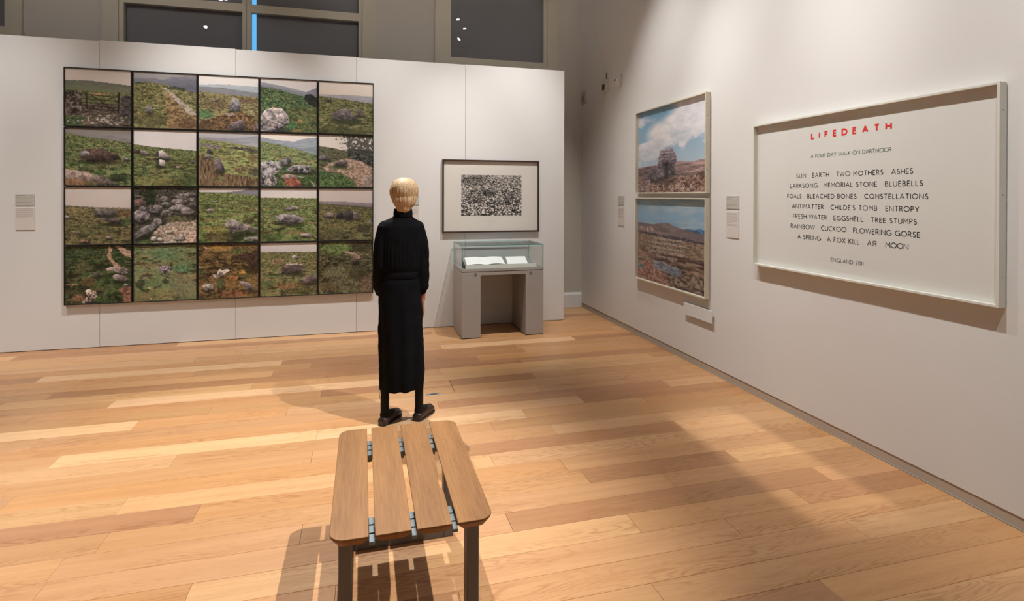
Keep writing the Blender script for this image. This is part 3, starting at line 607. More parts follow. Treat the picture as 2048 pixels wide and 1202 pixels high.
def W15(c):
    c.G([(0,-.1),(1,-.1)],DG,1.4); c.E(.25,.36,.14,.1,(92,84,52),al=.6); c.E(.52,.36,.12,.06,(34,40,24)); c.P([(.8,-.02),(1,-.02),(1,.08),(.85,.02)],(60,54,40)); c.P([(.74,.0),(.82,.0),(1,.1),(1,.22),(.9,.17),(.82,.08)],[(140,112,92),(172,140,116),(196,166,142)]); c.P([(.66,.0),(.72,.03),(.67,.12),(.72,.24),(.84,.36),(.9,.4),(.76,.4),(.7,.3),(.63,.17)],[(130,98,76),(164,128,102),(190,158,132)])
    c.E(.73,.12,.02,.06,(66,84,40)); c.R([(.6,.40),(.68,.37),(.85,.37),(.97,.43),(.96,.48),(.86,.51),(.76,.45),(.62,.43)],(180,158,152)); c.R([(.7,.53),(.76,.5),(.87,.52),(.96,.6),(.88,.63),(.76,.6)],(158,144,142)); c.R([(.40,.46),(.46,.45),(.55,.5),(.54,.55),(.46,.54)],(110,100,90)); c.E(.35,.62,.12,.08,(112,78,50)); c.E(.13,.66,.1,.02,(150,110,84)); c.P([(.8,.76),(.9,.72),(1,.74),(1,1),(.86,1),(.88,.88)],(130,90,72)); c.R((.92,.70,.04,.02),(205,195,190)); c.R([(.24,.97),(.33,.88),(.29,.77),(.36,.75),(.45,.79),(.47,.87),(.42,.97),(.25,1)],(196,170,162),1.2,.8); c.E(.37,.79,.03,.02,(214,158,96)); c.E(.2,.9,.1,.07,(140,94,70),al=.7)
def W16(c):
    c.G([(0,-.3),(1,-.3)],[(76,96,58),(108,126,80),(148,150,106)],1.1); c.E(.5,.15,.2,.12,(84,122,84),al=.6); c.E(.3,.35,.2,.05,(124,106,78),al=.6); c.E(.75,.42,.16,.08,(84,128,88),al=.7); c.E(.5,.88,.5,.1,(128,112,66),al=.5); c.E(.75,.75,.2,.2,(112,112,88),al=.5); c.R([(.37,.41),(.42,.38),(.52,.37),(.61,.4),(.58,.46),(.50,.53),(.45,.50)],(166,152,168),1.3,.9,.2); c.E(.26,.77,.05,.03,(160,140,90)); c.R((.27,.97,.025,.018),(190,160,140))
def W17(c):
    c.G([(0,-.2),(1,-.2)],[(50,42,24),(108,88,48),(162,122,62)],1.5); c.E(.35,.08,.25,.06,(196,148,60),al=.6); c.E(.65,.14,.18,.06,(90,104,50)); c.P([(.55,.24),(.75,.18),(1,.16),(1,.5),(.9,.46),(.75,.32)],(72,52,42)); c.E(.85,.48,.2,.05,(46,40,28)); c.E(.35,.74,.07,.1,(76,100,54)); c.E(.05,.5,.06,.06,(70,86,48)); c.E(.72,.52,.06,.05,(196,146,50)); c.E(.58,.64,.07,.06,(180,112,54)); c.E(.8,.62,.1,.05,(84,96,46))
    c.L((.07,.02),(.13,.08),.012,(190,150,120)); c.R([(.23,.56),(.29,.57),(.34,.46),(.39,.49),(.48,.46),(.52,.49),(.42,.56),(.33,.62),(.27,.65)],(200,184,176),1,.6,.3); c.R([(.05,.76),(.1,.73),(.23,.72),(.24,.83),(.13,.86)],(186,180,172),1,.5); c.R([(.67,.7),(.8,.71),(.87,.76),(.94,.86),(.88,.9),(.78,.83)],(150,138,140)); c.R([(0,.40),(.07,.42),(.06,.45),(0,.45)],(200,190,180)); c.R((.98,.77,.04,.02),(160,150,146)); c.E(.6,.93,.3,.06,(150,90,60),al=.5)
def W18(c):
    c.S((196,192,190),(184,182,186),.2); c.G([(0,.16),(.4,.165),(1,.18)],[(74,82,44),(114,120,70),(156,150,104)]); c.E(.28,.34,.14,.05,(136,106,80)); c.R((.6,.27,.05,.035),(172,164,166)); c.R((.36,.18,.05,.015),(140,136,140)); c.E(.28,.60,.14,.03,(48,72,46)); c.R([(.38,.58),(.40,.44),(.44,.40),(.74,.41),(.75,.46),(.72,.56),(.6,.58)],(104,92,94),.8,.4); c.P([(.42,.41),(.44,.39),(.73,.40),(.74,.42),(.44,.42)],(168,156,146)); c.E(.44,.45,.015,.02,(220,140,116)); c.E(.6,.62,.2,.02,(60,56,34))
    c.R([(.7,.74),(.78,.66),(.9,.63),(1,.61),(1,.77),(.88,.76),(.78,.8)],(124,108,110),1.3); c.E(.5,.82,.3,.06,(128,90,56),al=.7); c.E(.7,.92,.3,.06,(78,76,40),al=.7); c.E(.12,.78,.15,.08,(84,104,56),al=.7)
def W19(c):
    c.G([(0,-.2),(1,-.2)],[(40,42,22),(80,80,50),(126,124,90)],1.5); c.E(.3,.12,.3,.12,(96,122,56),al=.8); c.E(.3,.6,.25,.15,(112,116,84),al=.5); c.E(.8,.1,.2,.1,(56,52,34)); c.E(.75,.6,.2,.2,(62,60,38),al=.7); c.E(.92,.85,.14,.2,(112,88,72)); c.L((.5,.2),(.66,.24),.022,(160,136,124)); c.R([(.6,.22),(.7,.24),(.76,.28),(.74,.36),(.65,.42),(.6,.38),(.66,.3)],(160,128,120)); c.E(.65,.44,.08,.03,(34,32,24)); c.E(.2,.85,.2,.1,(90,76,54),al=.5)
PAINT = [W0,W1,W2,W3,W4,W5,W6,W7,W8,W9,W10,W11,W12,W13,W14,W15,W16,W17,W18,W19]
LAB = ['wooden five-bar gate between stone walls', 'pale stony path climbing beside a grassy slope', 'upright pointed stone on open moor', 'large lichen-spotted boulder beside green bracken', 'low dark boulder under a wide pink sky',
 'long brown boulder with a pink rock slab below', 'two white-faced rocks below a plain grey sky', 'reeds and a bluish rock in front of bright grass', 'grey outcrop with a red patch over a misty valley', 'dirt path and a leafy dark tree',
 'two stacked dark slabs on olive turf', 'tumbled drystone wall and pale rubble', 'pointed grey rock low on bright green pasture', 'flat oval grey rock on green grass', 'pair of black square boulders',
 'winding pink path with orange-tipped rock at its foot', 'small lilac stone alone in plain grass', 'orange-brown gorse with scattered white rocks', 'square grey block of stone on tussocks', 'tangled grass and a bent pinkish root']

def frame_mb(x0, x1, z0, z1, yf, yb, t):
    return MB().cbox(x0, x0+t, yf, yb, z0, z1, .0008).cbox(x1-t, x1, yf, yb, z0, z1, .0008).cbox(x0+t, x1-t, yf, yb, z0, z0+t, .0008).cbox(x0+t, x1-t, yf, yb, z1-t, z1, .0008)
gx = [-2.786+.5792*i for i in range(6)]; gz = [2.733-.5757*i for i in range(5)]
GD = .036
for r in range(4):
    for q in range(5):
        x0, x1 = gx[q]+.0022, gx[q+1]-.0022; z1, z0 = gz[r]-.0022, gz[r+1]+.0022; i = r*5+q
        T_ = thing('framed_photograph', 'thin black framed colour photograph of '+LAB[i], 'photograph', ((x0+x1)/2, YP, z0), 'grid of twenty moorland photographs')
        t = .0085
        part('frame', frame_mb(x0, x1, z0, z1, YP-GD, YP-.003, t), M_BLACK, T_)
        part('backing_board', MB().box(x0+t+.0005, x1-t-.0005, YP-.026, YP-.003, z0+t+.0005, z1-t-.0005), M_BLACK, T_)
        cv = Canvas(112, 112, i+1); PAINT[i](cv)
        me = print_mesh(cv, lambda u, v: (x0+t+u*(x1-x0-2*t), u*0+YP-.0265, z1-t-v*(z1-z0-2*t)))
        me.transform(Matrix.Translation(-wloc(T_))); link('print', me, T_)
        part('glazing', MB().add([(x0+t, YP-.031, z0+t), (x1-t, YP-.031, z0+t), (x1-t, YP-.031, z1-t), (x0+t, YP-.031, z1-t)], [(0,1,2,3)]), M_GLAZ, T_)

# ------------------------------------------------------------------ dark framed black and white picture
x0, x1, z0, z1 = .867, 2.018, 1.077, 1.914
T_ = thing('framed_photograph', 'walnut framed black-and-white photograph of a stone circle, above the glass display case', 'photograph', ((x0+x1)/2, YP, z0))
part('frame', frame_mb(x0, x1, z0, z1, YP-.034, YP-.002, .0165), M_DARKWOOD, T_)
part('mount', MB().box(x0+.017, x1-.017, YP-.012, YP-.003, z0+.017, z1-.017), M_MAT, T_)
def stones(c):
    d = np.clip(c.v+.25, .1, 2); P = (c.u-.5)/d*16; Q = 7*np.log(d)*2.4; k = 900
    # cellular stones
    best = np.full(c.u.shape, 9.); sec = best.copy(); idv = best*0; lx = best*0
    T1 = np.random.RandomState(1).rand(256, 256, 3)
    for (ox, oy) in [(a, b) for a in (-1,0,1) for b in (-1,0,1)]:
        xi = np.floor(P*1.35).astype(int)+ox; yi = np.floor(Q*1.7).astype(int)+oy; h_ = T1[xi & 255, yi & 255]
        dx = P*1.35-(xi+h_[..., 0]); dy = Q*1.7-(yi+h_[..., 1]); dd = np.hypot(dx, dy*1.1); m = dd < best
        sec = np.where(m, best, np.minimum(sec, dd)); idv = np.where(m, h_[..., 2], idv); lx = np.where(m, dy+dx*.4, lx); best = np.where(m, dd, best)
    L = np.clip((sec-best)*2.3, 0, 1)**1.3*(.22+1.0*idv)*(.9-lx*.7); L = L*(.6+.8*fbm(c.u*60, c.v*60, k, 2))
    L = np.clip(L*1.7, 0, 1)**1.25; dark = np.clip(1.3-((c.u-.2)/.28)**2-((c.v-.15)/.13)**2, 0, 1)*.35; L = L*(1-dark*(.4+fbm(c.u*14, c.v*14, k+12, 3)*1.3))
    ring = (.4+1.2*(fbm(c.u*9, c.v*9, k+8, 3)-.3))*np.exp(-((np.hypot((c.u-.5)/.33, (c.v-.53)/.17)-1)/.42)**2); vs = (fbm(c.u*34, c.v*7, k+3, 3)-.3)*1.0
    L = L*(1-np.clip(ring, 0, 1)*.6)+np.clip(vs, 0, 1)*ring*.35; L = L*(1-.6*np.clip(1.1-((c.u-.47)/.13)**2-((c.v-.47)/.09)**2, 0, 1))
    c.c = np.clip(L, .03, .92)[..., None]**.8*np.array((214, 208, 200))
cv = Canvas(150, 104, 60); stones(cv)
me = print_mesh(cv, lambda u, v: (1.085+u*.719, u*0+YP-.0125, 1.742-v*.472)); me.transform(Matrix.Translation(-wloc(T_))); link('print', me, T_)
cap = MB()
for j, (a, b) in enumerate(((1.375, 1.50), (1.385, 1.49), (1.405, 1.47))):
    xx = a; rr = random.Random(j)
    while xx < b: ww = rr.uniform(.006, .014); cap.box(xx, min(b, xx+ww), YP-.0127, YP-.0121, 1.206-j*.024, 1.2085-j*.024); xx += ww+.004
part('caption', cap, M_TXT, T_, label='three short faint lines under the picture', kind='stuff')
part('glazing', MB().add([(x0+.016, YP-.026, z0+.016), (x1-.016, YP-.026, z0+.016), (x1-.016, YP-.026, z1-.016), (x0+.016, YP-.026, z1-.016)], [(0,1,2,3)]), M_GLAZ, T_)

# ------------------------------------------------------------------ stroke lettering
def A(cx, cy, rx, ry, a0, a1, n=12): return [(cx+rx*math.cos(math.radians(a0+(a1-a0)*i/n)), cy+ry*math.sin(math.radians(a0+(a1-a0)*i/n))) for i in range(n+1)]
GL = {
 'A': (.76, [[(0,0),(.38,1),(.76,0)],[(.13,.34),(.63,.34)]]),
 'B': (.52, [[(.0,0),(0,1),(.24,1)]+A(.24,.76,.23,.24,90,-90)+[(0,.52)], [(.0,.52),(.26,.52)]+A(.26,.26,.26,.26,90,-90)+[(0,0)]]),
 'C': (.76, [A(.5,.5,.5,.5,55,305,20)]),
 'D': (.74, [[(0,0),(0,1),(.26,1)]+A(.26,.5,.48,.5,90,-90,16)+[(0,0)]]),
 'E': (.46, [[(.46,1),(0,1),(0,0),(.46,0)],[(0,.52),(.42,.52)]]),
 'F': (.44, [[(.44,1),(0,1),(0,0)],[(0,.52),(.4,.52)]]),
 'G': (.84, [A(.5,.5,.5,.5,52,340,22)+[(.84,.10),(.84,.45),(.56,.45)]]),
 'H': (.68, [[(0,0),(0,1)],[(.68,0),(.68,1)],[(0,.52),(.68,.52)]]),
 'I': (.0, [[(0,0),(0,1)]]),
 'K': (.58, [[(0,0),(0,1)],[(.54,1),(0,.46)],[(.1,.55),(.58,0)]]),
 'L': (.42, [[(0,1),(0,0),(.42,0)]]),
 'M': (.82, [[(0,0),(.04,1),(.41,.38),(.78,1),(.82,0)]]),
 'N': (.74, [[(0,0),(0,1),(.74,0),(.74,1)]]),
 'O': (.98, [A(.49,.5,.49,.5,0,360,28)]),
 'P': (.48, [[(0,0),(0,1),(.22,1)]+A(.22,.74,.26,.26,90,-90)+[(0,.48)]]),
 'R': (.56, [[(0,0),(0,1),(.22,1)]+A(.22,.74,.26,.26,90,-90)+[(0,.48)],[(.22,.48),(.56,0)]]),
 'S': (.46, [A(.24,.75,.20,.25,40,270,12)[:-1]+A(.23,.255,.23,.255,88,-150,14)]),
 'T': (.60, [[(0,1),(.6,1)],[(.3,1),(.3,0)]]),
 'U': (.66, [[(0,1),(0,.33)]+A(.33,.33,.33,.33,180,360)+[(.66,1)]]),
 'V': (.68, [[(0,1),(.34,0),(.68,1)]]),
 'W': (1.06, [[(0,1),(.27,0),(.53,1),(.79,0),(1.06,1)]]),
 'X': (.62, [[(0,1),(.62,0)],[(.62,1),(0,0)]]),
 'Y': (.62, [[(0,1),(.31,.46),(.62,1)],[(.31,.46),(.31,0)]]),
 '2': (.48, [A(.23,.74,.23,.26,160,-20)+[(.40,.58),(0,0),(.48,0)]]),
 '0': (.54, [A(.27,.5,.27,.5,0,360,24)]), '1': (.10, [[(.05,0),(.05,1)]]), "'": (.0, [[(0,.78),(0,1)]]),
}
def lettering(txt, y0, y1, zt, zb, xpl, wt):
    """caps running from y0 to y1 (falling y) on the plane x = xpl, facing -x"""
    h_ = zt-zb; W_ = y0-y1; t = wt*h_; k = 1.0
    nat = sum(GL[c][0] for c in txt if c != ' ')*h_; ng = 0
    for a, b in zip(txt[:-1], txt[1:]): ng += 1
    sp = txt.count(' '); ng = len(txt.replace(' ', ''))-1
    sw = .55*h_ if sp else 0
    gap = (W_-t-nat-sp*sw)/max(1, ng)
    if gap < .08*h_: k = (W_-t-sp*sw-ng*.08*h_)/nat; gap = .08*h_
    out = []; x = t/2
    for c in txt:
        if c == ' ': x += sw; continue
        wdt, strokes = GL[c]; mb = MB()
        for si_, s in enumerate(strokes):
            pts = [(x+p[0]*h_*k, t/2+p[1]*(h_-t)) for p in s]
            clean = [pts[0]]
            for p in pts[1:]:
                if math.dist(p, clean[-1]) > 1e-6: clean.append(p)
            pts = clean; n = len(pts); closed = math.dist(pts[0], pts[-1]) < 1e-6
            Lf, Rt = [], []
            for i in range(n):
                a = pts[i-1] if i > 0 else (pts[-2] if closed else None); b = pts[i+1] if i < n-1 else (pts[1] if closed else None)
                d1 = (Vector(pts[i])-Vector(a)).normalized() if a else None; d2 = (Vector(b)-Vector(pts[i])).normalized() if b else None
                p = Vector(pts[i])
                if d1 is None: dd = d2; m_ = Vector((-dd.y, dd.x)); sc = 1; p = p-(dd*t*.0)
                elif d2 is None: dd = d1; m_ = Vector((-dd.y, dd.x)); sc = 1
                else:
                    n1 = Vector((-d1.y, d1.x)); n2 = Vector((-d2.y, d2.x)); m_ = n1+n2
                    if m_.length < .25: m_ = n1; sc = 1
                    else: m_.normalize(); sc = min(1.9, 1/max(.3, m_.dot(n1)))
                Lf.append(p+m_*t/2*sc); Rt.append(p-m_*t/2*sc)
            xq = xpl-.00012*si_; vs = [(xq, y0-q.x, zb+q.y) for q in Lf]+[(xq, y0-q.x, zb+q.y) for q in Rt]
            mb.add(vs, [(i, i+1, n+i+1, n+i) for i in range(n-1)])
        x += wdt*h_*k+gap; out.append(mb)
    return out

def frame_x(y0, y1, z0, z1, xf, xb, t):     # on the right wall; y0>y1
    return MB().cbox(xf, xb, y1, y1+t, z0, z1, .0008).cbox(xf, xb, y0-t, y0, z0, z1, .0008).cbox(xf, xb, y1+t, y0-t, z0, z0+t, .0008).cbox(xf, xb, y1+t, y0-t, z1-t, z1, .0008)
def rect_x(x, y0, y1, z0, z1): return MB().add([(x, y0, z0), (x, y1, z0), (x, y1, z1), (x, y0, z1)], [(0,1,2,3)])

# LIFEDEATH
ya, yb_, z0, z1 = 3.537, 1.871, .991, 2.031
T_ = thing('framed_text_work', 'large white framed text print headed LIFEDEATH in red, on the right wall', 'text artwork', (XR, (ya+yb_)/2, z0))
part('frame', frame_x(ya, yb_, z0, z1, XR-.05, XR-.006, .0125), M_FWHITE, T_)
part('back_panel', MB().box(XR-.018, XR-.006, yb_+.013, ya-.013, z0+.013, z1-.013), M_PAPER, T_)
PX = XR-.0185
words = [('LIFEDEATH', 3.011, 2.433, 1.919, 1.875, M_RED, .25), ('A FOUR DAY WALK ON DARTMOOR', 3.012, 2.434, 1.778, 1.753, M_GINK, .125)]
for zt, zb, ws in ((1.656, 1.625, [('SUN',3.137,3.052),('EARTH',2.999,2.862),('TWO MOTHERS',2.81,2.485),('ASHES',2.435,2.308)]),
  (1.589, 1.558, [('LARKSONG',3.194,2.955),('MEMORIAL STONE',2.906,2.523),('BLUEBELLS',2.474,2.254)]),
  (1.5185, 1.4885, [('FOALS',3.22,3.09),('BLEACHED BONES',3.04,2.66),('CONSTELLATIONS',2.607,2.225)]),
  (1.450, 1.419, [('ANTIMATTER',3.175,2.904),("CHILDE'S TOMB",2.85,2.522),('ENTROPY',2.47,2.274)]),
  (1.383, 1.352, [('FRESH WATER',3.165,2.878),('EGGSHELL',2.826,2.613),('TREE STUMPS',2.563,2.286)]),
  (1.315, 1.283, [('RAINBOW',3.186,2.974),('CUCKOO',2.925,2.731),('FLOWERING GORSE',2.683,2.267)]),
  (1.247, 1.215, [('A SPRING',3.123,2.927),('A FOX KILL',2.876,2.637),('AIR',2.586,2.522),('MOON',2.469,2.332)])):
    for t_, a, b in ws: words.append((t_, a, b, zt, zb, M_INK, .135))
words.append(('ENGLAND 2011', 2.846, 2.609, 1.118, 1.093, M_INK, .125))
for t_, a, b, zt, zb, m_, wt in words:
    for mb in lettering(t_, a, b, zt, zb, PX, wt): part('letter', mb, m_, T_)
for z_ in (1.9, 1.51, 1.13): part('screw_head', MB().tube((XR-.028, yb_-.0006, z_), (XR-.028, yb_+.001, z_), .003, n=8), M_GAP, T_)
part('glazing', rect_x(XR-.040, ya-.012, yb_+.012, z0+.012, z1-.012), M_GLAZ, T_)

# the two colour text-and-landscape prints, one above the other
def tor(c):
    c.S((78,132,168),(150,172,188),.7,.05); k = 700
    n = fbm(c.u*3.6, c.v*6.5, k, 7, .66)+.12*np.sin((c.v*1.6+c.u*.35)*9)
    m = np.clip((n-.44)*8, 0, 1); m = np.maximum(m, np.clip(1.4-((c.u-.78)/.42)**2-((c.v-.16)/.24)**2, 0, 1)); m = np.maximum(m, np.clip(1.3-((c.u-.38)/.24)**2-((c.v-.3)/.16)**2, 0, 1))
    m = m*(1-np.clip(1.3-((c.u-.33)/.28)**2-((c.v-.02)/.13)**2, 0, 1)); m = m*(1-.6*np.clip((c.v-.52)*5, 0, 1))
    sh = fbm(c.u*6, c.v*10, k+6, 6, .65); c.put(m, c.pal(.25+sh*.9-.25*np.sin(c.v*14+c.u*3)*.5, [(120,146,166),(176,182,192),(214,210,212)]))
    c.H([(0,.69),(.15,.68),(.6,.66),(.62,.655),(.8,.675),(1,.655)],(150,120,118),(112,92,94)); c.P([(.58,.68),(.8,.69),(1,.675),(1,.80),(.58,.78)],[(90,74,82),(136,112,108),(180,150,138)],(8,60)); c.P([(0,.70),(.3,.68),(.4,.8),(1,.78),(1,.86),(0,.9)],[(66,50,54),(96,80,80),(124,104,102)],(16,50))
    c.P([(-.1,.82),(.3,.85),(.6,.82),(1.1,.81),(1.1,1.1),(-.1,1.1)],[(70,44,38),(124,94,82),(168,140,122)],(40,60),1.5)
    c.R([(.19,.85),(.2,.72),(.28,.71),(.36,.8),(.34,.86)],(112,104,112),1.2); c.R([(.32,.81),(.31,.70),(.345,.63),(.33,.60),(.36,.55),(.35,.52),(.37,.495),(.44,.505),(.5,.485),(.545,.50),(.55,.53),(.585,.55),(.6,.60),(.605,.65),(.585,.68),(.58,.79),(.5,.81),(.45,.86)],(128,116,124),.9,.5,.4)
    for q, x0_, x1_ in ((.522,.36,.55),(.556,.35,.57),(.592,.34,.6),(.632,.34,.605),(.668,.33,.59),(.71,.33,.44),(.75,.33,.43)): c.L((x0_,q),(x1_,q+.008),.003,(58,48,54))
    c.P([(.43,.66),(.48,.62),(.49,.84),(.43,.86)],(44,36,42)); c.P([(.05,.96),(.16,.84),(.22,.84),(.1,.96)],(110,112,126)); c.E(.46,.92,.03,.08,(86,50,40),al=.6)
def moor(c):
    c.S((112,152,172),(104,142,172),.33,.10); k = 800; n = fbm(c.u*4, c.v*16, k, 4, .6); c.put(np.clip((n-.45)*3, 0, .7)*(c.v < .36), np.array((150,168,178)))
    c.P([(.72,.315),(1,.315),(1,.37),(.72,.35)],(52,100,140)); c.H([(0,.30),(.25,.305),(.42,.275),(.5,.28),(.62,.32),(.72,.335),(1,.365)],(104,92,96),(118,104,100),.3); c.E(.14,.37,.12,.03,(158,130,118)); c.P([(0,.40),(.3,.42),(.6,.42),(1,.45),(1,.50),(.5,.47),(0,.44)],(74,66,76)); 
    c.G([(0,.43),(.5,.455),(1,.47)],[(84,66,56),(134,112,96),(162,144,118)],1.0); c.P([(0,.60),(.5,.63),(1,.64),(1,1),(0,1)],[(62,44,38),(112,88,76),(150,128,108)],(9,46),1.5); c.P([(0,.78),(.3,.74),(.45,.9),(.5,1),(0,1)],[(96,60,50),(142,100,84),(170,132,112)],(36,44))
    c.P([(.23,.735),(.3,.725),(.5,.75),(.7,.775),(.66,.83),(.66,.92),(.56,.87),(.42,.84),(.3,.85),(.28,.79)],[(80,84,100),(112,118,134),(136,148,150)],(26,60)); c.P([(0,.8),(.1,.83),(.12,.88),(0,.86)],(100,118,122)); c.P([(.55,.9),(.75,.8),(1,.84),(1,1),(.5,1)],[(60,48,42),(112,94,80),(150,132,112)],(30,40),1.5)
for (zb_, zt_, fn, lab, seed) in ((1.527, 2.391, tor, 'cream framed colour print of a stacked rock tor under cloud, upper of two', 71), (.622, 1.486, moor, 'cream framed colour print of moor with blue pool and verse, lower of two', 72)):
    ya, yb_ = 5.39, 4.126
    T_ = thing('framed_text_work', lab, 'text artwork', (XR, (ya+yb_)/2, zb_))
    part('frame', frame_x(ya, yb_, zb_, zt_, XR-.05, XR-.005, .012), M_CREAM, T_)
    part('back_panel', MB().box(XR-.018, XR-.005, yb_+.0125, ya-.0125, zb_+.0125, zt_-.0125), M_BLACK, T_)
    cv = Canvas(200, 150, seed); fn(cv)
    me = print_mesh(cv, lambda u, v: (u*0+XR-.0185, ya-.012-u*(ya-yb_-.024), zt_-.012-v*(zt_-zb_-.024))); me.transform(Matrix.Translation(-wloc(T_))); link('print', me, T_)
    PX2 = XR-.019
    if fn is tor:
        L_ = [('FIVE',4.920,4.664,2.225,2.175,.12),('WAYS',4.938,4.672,2.139,2.094,.12),('DARTMOOR',5.211,4.379,1.608,1.570,.11)]
    else:
        L_ = [('A WALK TOWARDS MAGNETIC NORTH',5.084,4.523,1.090,1.072,.13),('A WALK AROUND THE METAMORPHIC AUREOLE',5.150,4.462,1.046,1.027,.13),('A WALK FOLLOWING ANIMAL TRACKS',5.079,4.528,1.001,.981,.13),('A WALK DOWN THE COURSE OF A RIVER',5.099,4.507,.960,.940,.13),('A WALK FROM TOR TO TOR',4.998,4.607,.913,.894,.13)]
        m_ = MB(); rr = random.Random(5)
        for a, b, zc in ((5.131, 4.460, .682), (4.879, 4.718, .657)):
            y_ = a
            while y_ > b: ww = rr.uniform(.012, .035); m_.box(PX2-.0002, PX2, max(b, y_-ww), y_, zc-.004, zc+.003); y_ -= ww+.010
        part('small_lettering', m_, mat('faded_print_ink', (.42, .32, .27), .8, .1), T_, kind='stuff')
    for t_, a, b, zt, zb, wt in L_:
        ls = lettering(t_, a, b, zt, zb, PX2, wt)
        if fn is tor:
            for mb in ls: part('letter', mb, M_WINK, T_)
        else:
            al = MB()
            for mb in ls: al.add(mb.v, mb.f)
            part('verse_line', al, M_WINK, T_, kind='stuff')
    for z_ in (zb_+.2, zt_-.2): part('screw_head', MB().tube((XR-.03, yb_-.0006, z_), (XR-.03, yb_+.001, z_), .003, n=8), M_GAP, T_)
    part('glazing', rect_x(XR-.040, ya-.0118, yb_+.0118, zb_+.0118, zt_-.0118), M_GLAZ, T_)

# plain white board low under the two prints
T_ = thing('wall_board', 'small blank white board fixed low under the two landscape prints', 'board', (XR, 4.27, .425))
part('board', MB().cbox(XR-.026, XR-.018, 4.062, 4.489, .425, .532, .0008), M_WHITE, T_)
part('spacer', MB().box(XR-.018, XR-.0005, 4.11, 4.45, .44, .517), M_WHITE, T_)

# ------------------------------------------------------------------ wall labels
def label_y(x0, x1, z0, z1, lines, m, lab, px_=None):   # on the partition
    o = thing('wall_label', lab, 'label', ((x0+x1)/2, YP, z0)); part('card', MB().cbox(x0, x1, YP-.006, YP-.0005, z0, z1, .0005), m, o)
    t = MB(); h_ = z1-z0
    for (v, w_, th) in lines:
        rr = random.Random(int(v*1000)); x = x0+.006; e = x0+.006+(x1-x0-.016)*w_
        while x < e-.003: ww = rr.uniform(.006, .018); t.box(x, min(e, x+ww), YP-.0063, YP-.0059, z1-v*h_-th/2, z1-v*h_+th/2); x += ww+.003
    part('printed_text', t, M_TXT, o, kind='stuff')
def label_x(y0, y1, z0, z1, lines, m, lab):             # on the right wall, y0>y1
    o = thing('wall_label', lab, 'label', (XR, (y0+y1)/2, z0)); part('card', MB().cbox(XR-.006, XR-.0005, y1, y0, z0, z1, .0005), m, o)
    t = MB(); h_ = z1-z0
    for (v, w_, th) in lines:
        rr = random.Random(int(v*1000)); y = y0-.006; e = y0-.006-(y0-y1-.016)*w_
        while y > e+.003: ww = rr.uniform(.006, .018); t.box(XR-.0063, XR-.0059, max(e, y-ww), y, z1-v*h_-th/2, z1-v*h_+th/2); y -= ww+.003
    part('printed_text', t, M_TXT, o, kind='stuff')
LA = [(.12,.55,.0035),(.26,.35,.002),(.38,.95,.0016),(.70,.95,.002),(.77,.95,.0014),(.86,.16,.002)]
LB = [(.06+.043*i, .97, .0020) for i in range(9)]+[(.06+.043*9, .7, .0020)]
LC = [(.08+.043*i, .97, .0020) for i in range(8)]+[(.08+.043*8, .6, .002)]+[(.50+.043*i, .97, .002) for i in range(2)]
label_y(-3.187, -3.035, 1.396, 1.504, LA, M_LABELG, 'grey-green caption card at far left of the white partition, upper card')
label_y(-3.185, -3.033, 1.163, 1.378, LB, M_LABEL, 'white text card below the grey-green one at far left of the partition')
label_y(.455, .607, 1.396, 1.504, LA, M_LABELG, "grey-green caption card beside the walnut frame, behind the person's head")
label_y(.455, .607, 1.163, 1.378, LB, M_LABEL, "white text card beside the walnut frame, behind the person's shoulder")
label_x(5.893, 5.739, 1.398, 1.503, LA, M_LABELG, 'grey caption card left of the two landscape prints, upper card')
label_x(5.892, 5.737, 1.163, 1.377, LC, M_LABEL, 'white text card left of the two landscape prints, lower card')
label_x(3.905, 3.752, 1.402, 1.504, LA, M_LABELG, 'grey caption card left of the LIFEDEATH frame, upper card')
label_x(3.904, 3.752, 1.169, 1.380, LC, M_LABEL, 'white text card left of the LIFEDEATH frame, lower card')

# ------------------------------------------------------------------ detectors on the right wall
T_ = thing('wall_sensor', 'small white box sensor with black lens and conduit, high on the right wall', 'sensor', (XR, 6.21, 2.775))
part('case', MB().cbox(XR-.05, XR-.0005, 6.165, 6.255, 2.775, 2.915, .003), M_PLAST, T_)
part('lens', MB().cbox(XR-.054, XR-.049, 6.175, 6.245, 2.785, 2.855, .001), M_PLBLK, T_)
part('conduit', MB().tube((XR-.012, 6.205, 2.914), (XR-.012, 6.205, 3.0), .007, n=10), M_GMETAL, T_)
T_ = thing('wall_sensor', 'white faceted motion detector high on the right wall, nearer of the two', 'sensor', (XR, 5.85, 2.76))
rings = []
for z_, hw, dp in ((2.76, .022, .012), (2.785, .04, .05), (2.82, .048, .068), (2.845, .048, .062), (2.875, .045, .035), (2.90, .034, .014)):
    rings.append([(XR-.001, 5.85-hw, z_), (XR-dp*.7, 5.85-hw, z_), (XR-dp, 5.85-hw*.5, z_), (XR-dp, 5.85+hw*.5, z_), (XR-dp*.7, 5.85+hw, z_), (XR-.001, 5.85+hw, z_)])
part('case', MB().loft(rings), M_PLAST, T_)
part('sensor_window', MB().box(XR-.0700, XR-.062, 5.828, 5.872, 2.826, 2.840), M_PLBLK, T_)
T_ = thing('wall_box', 'small square beige box in the corner of the right wall', 'wall box', (XR, 6.92, 2.745))
part('plate', MB().cbox(XR-.02, XR-.0005, 6.85, 6.995, 2.745, 2.895, .002), mat('beige_plastic', (.50, .44, .37), .5, .3), T_)
part('button', MB().cbox(XR-.03, XR-.0195, 6.885, 6.955, 2.775, 2.845, .002), mat('brown_beige_plastic', (.30, .25, .20), .5, .3), T_)

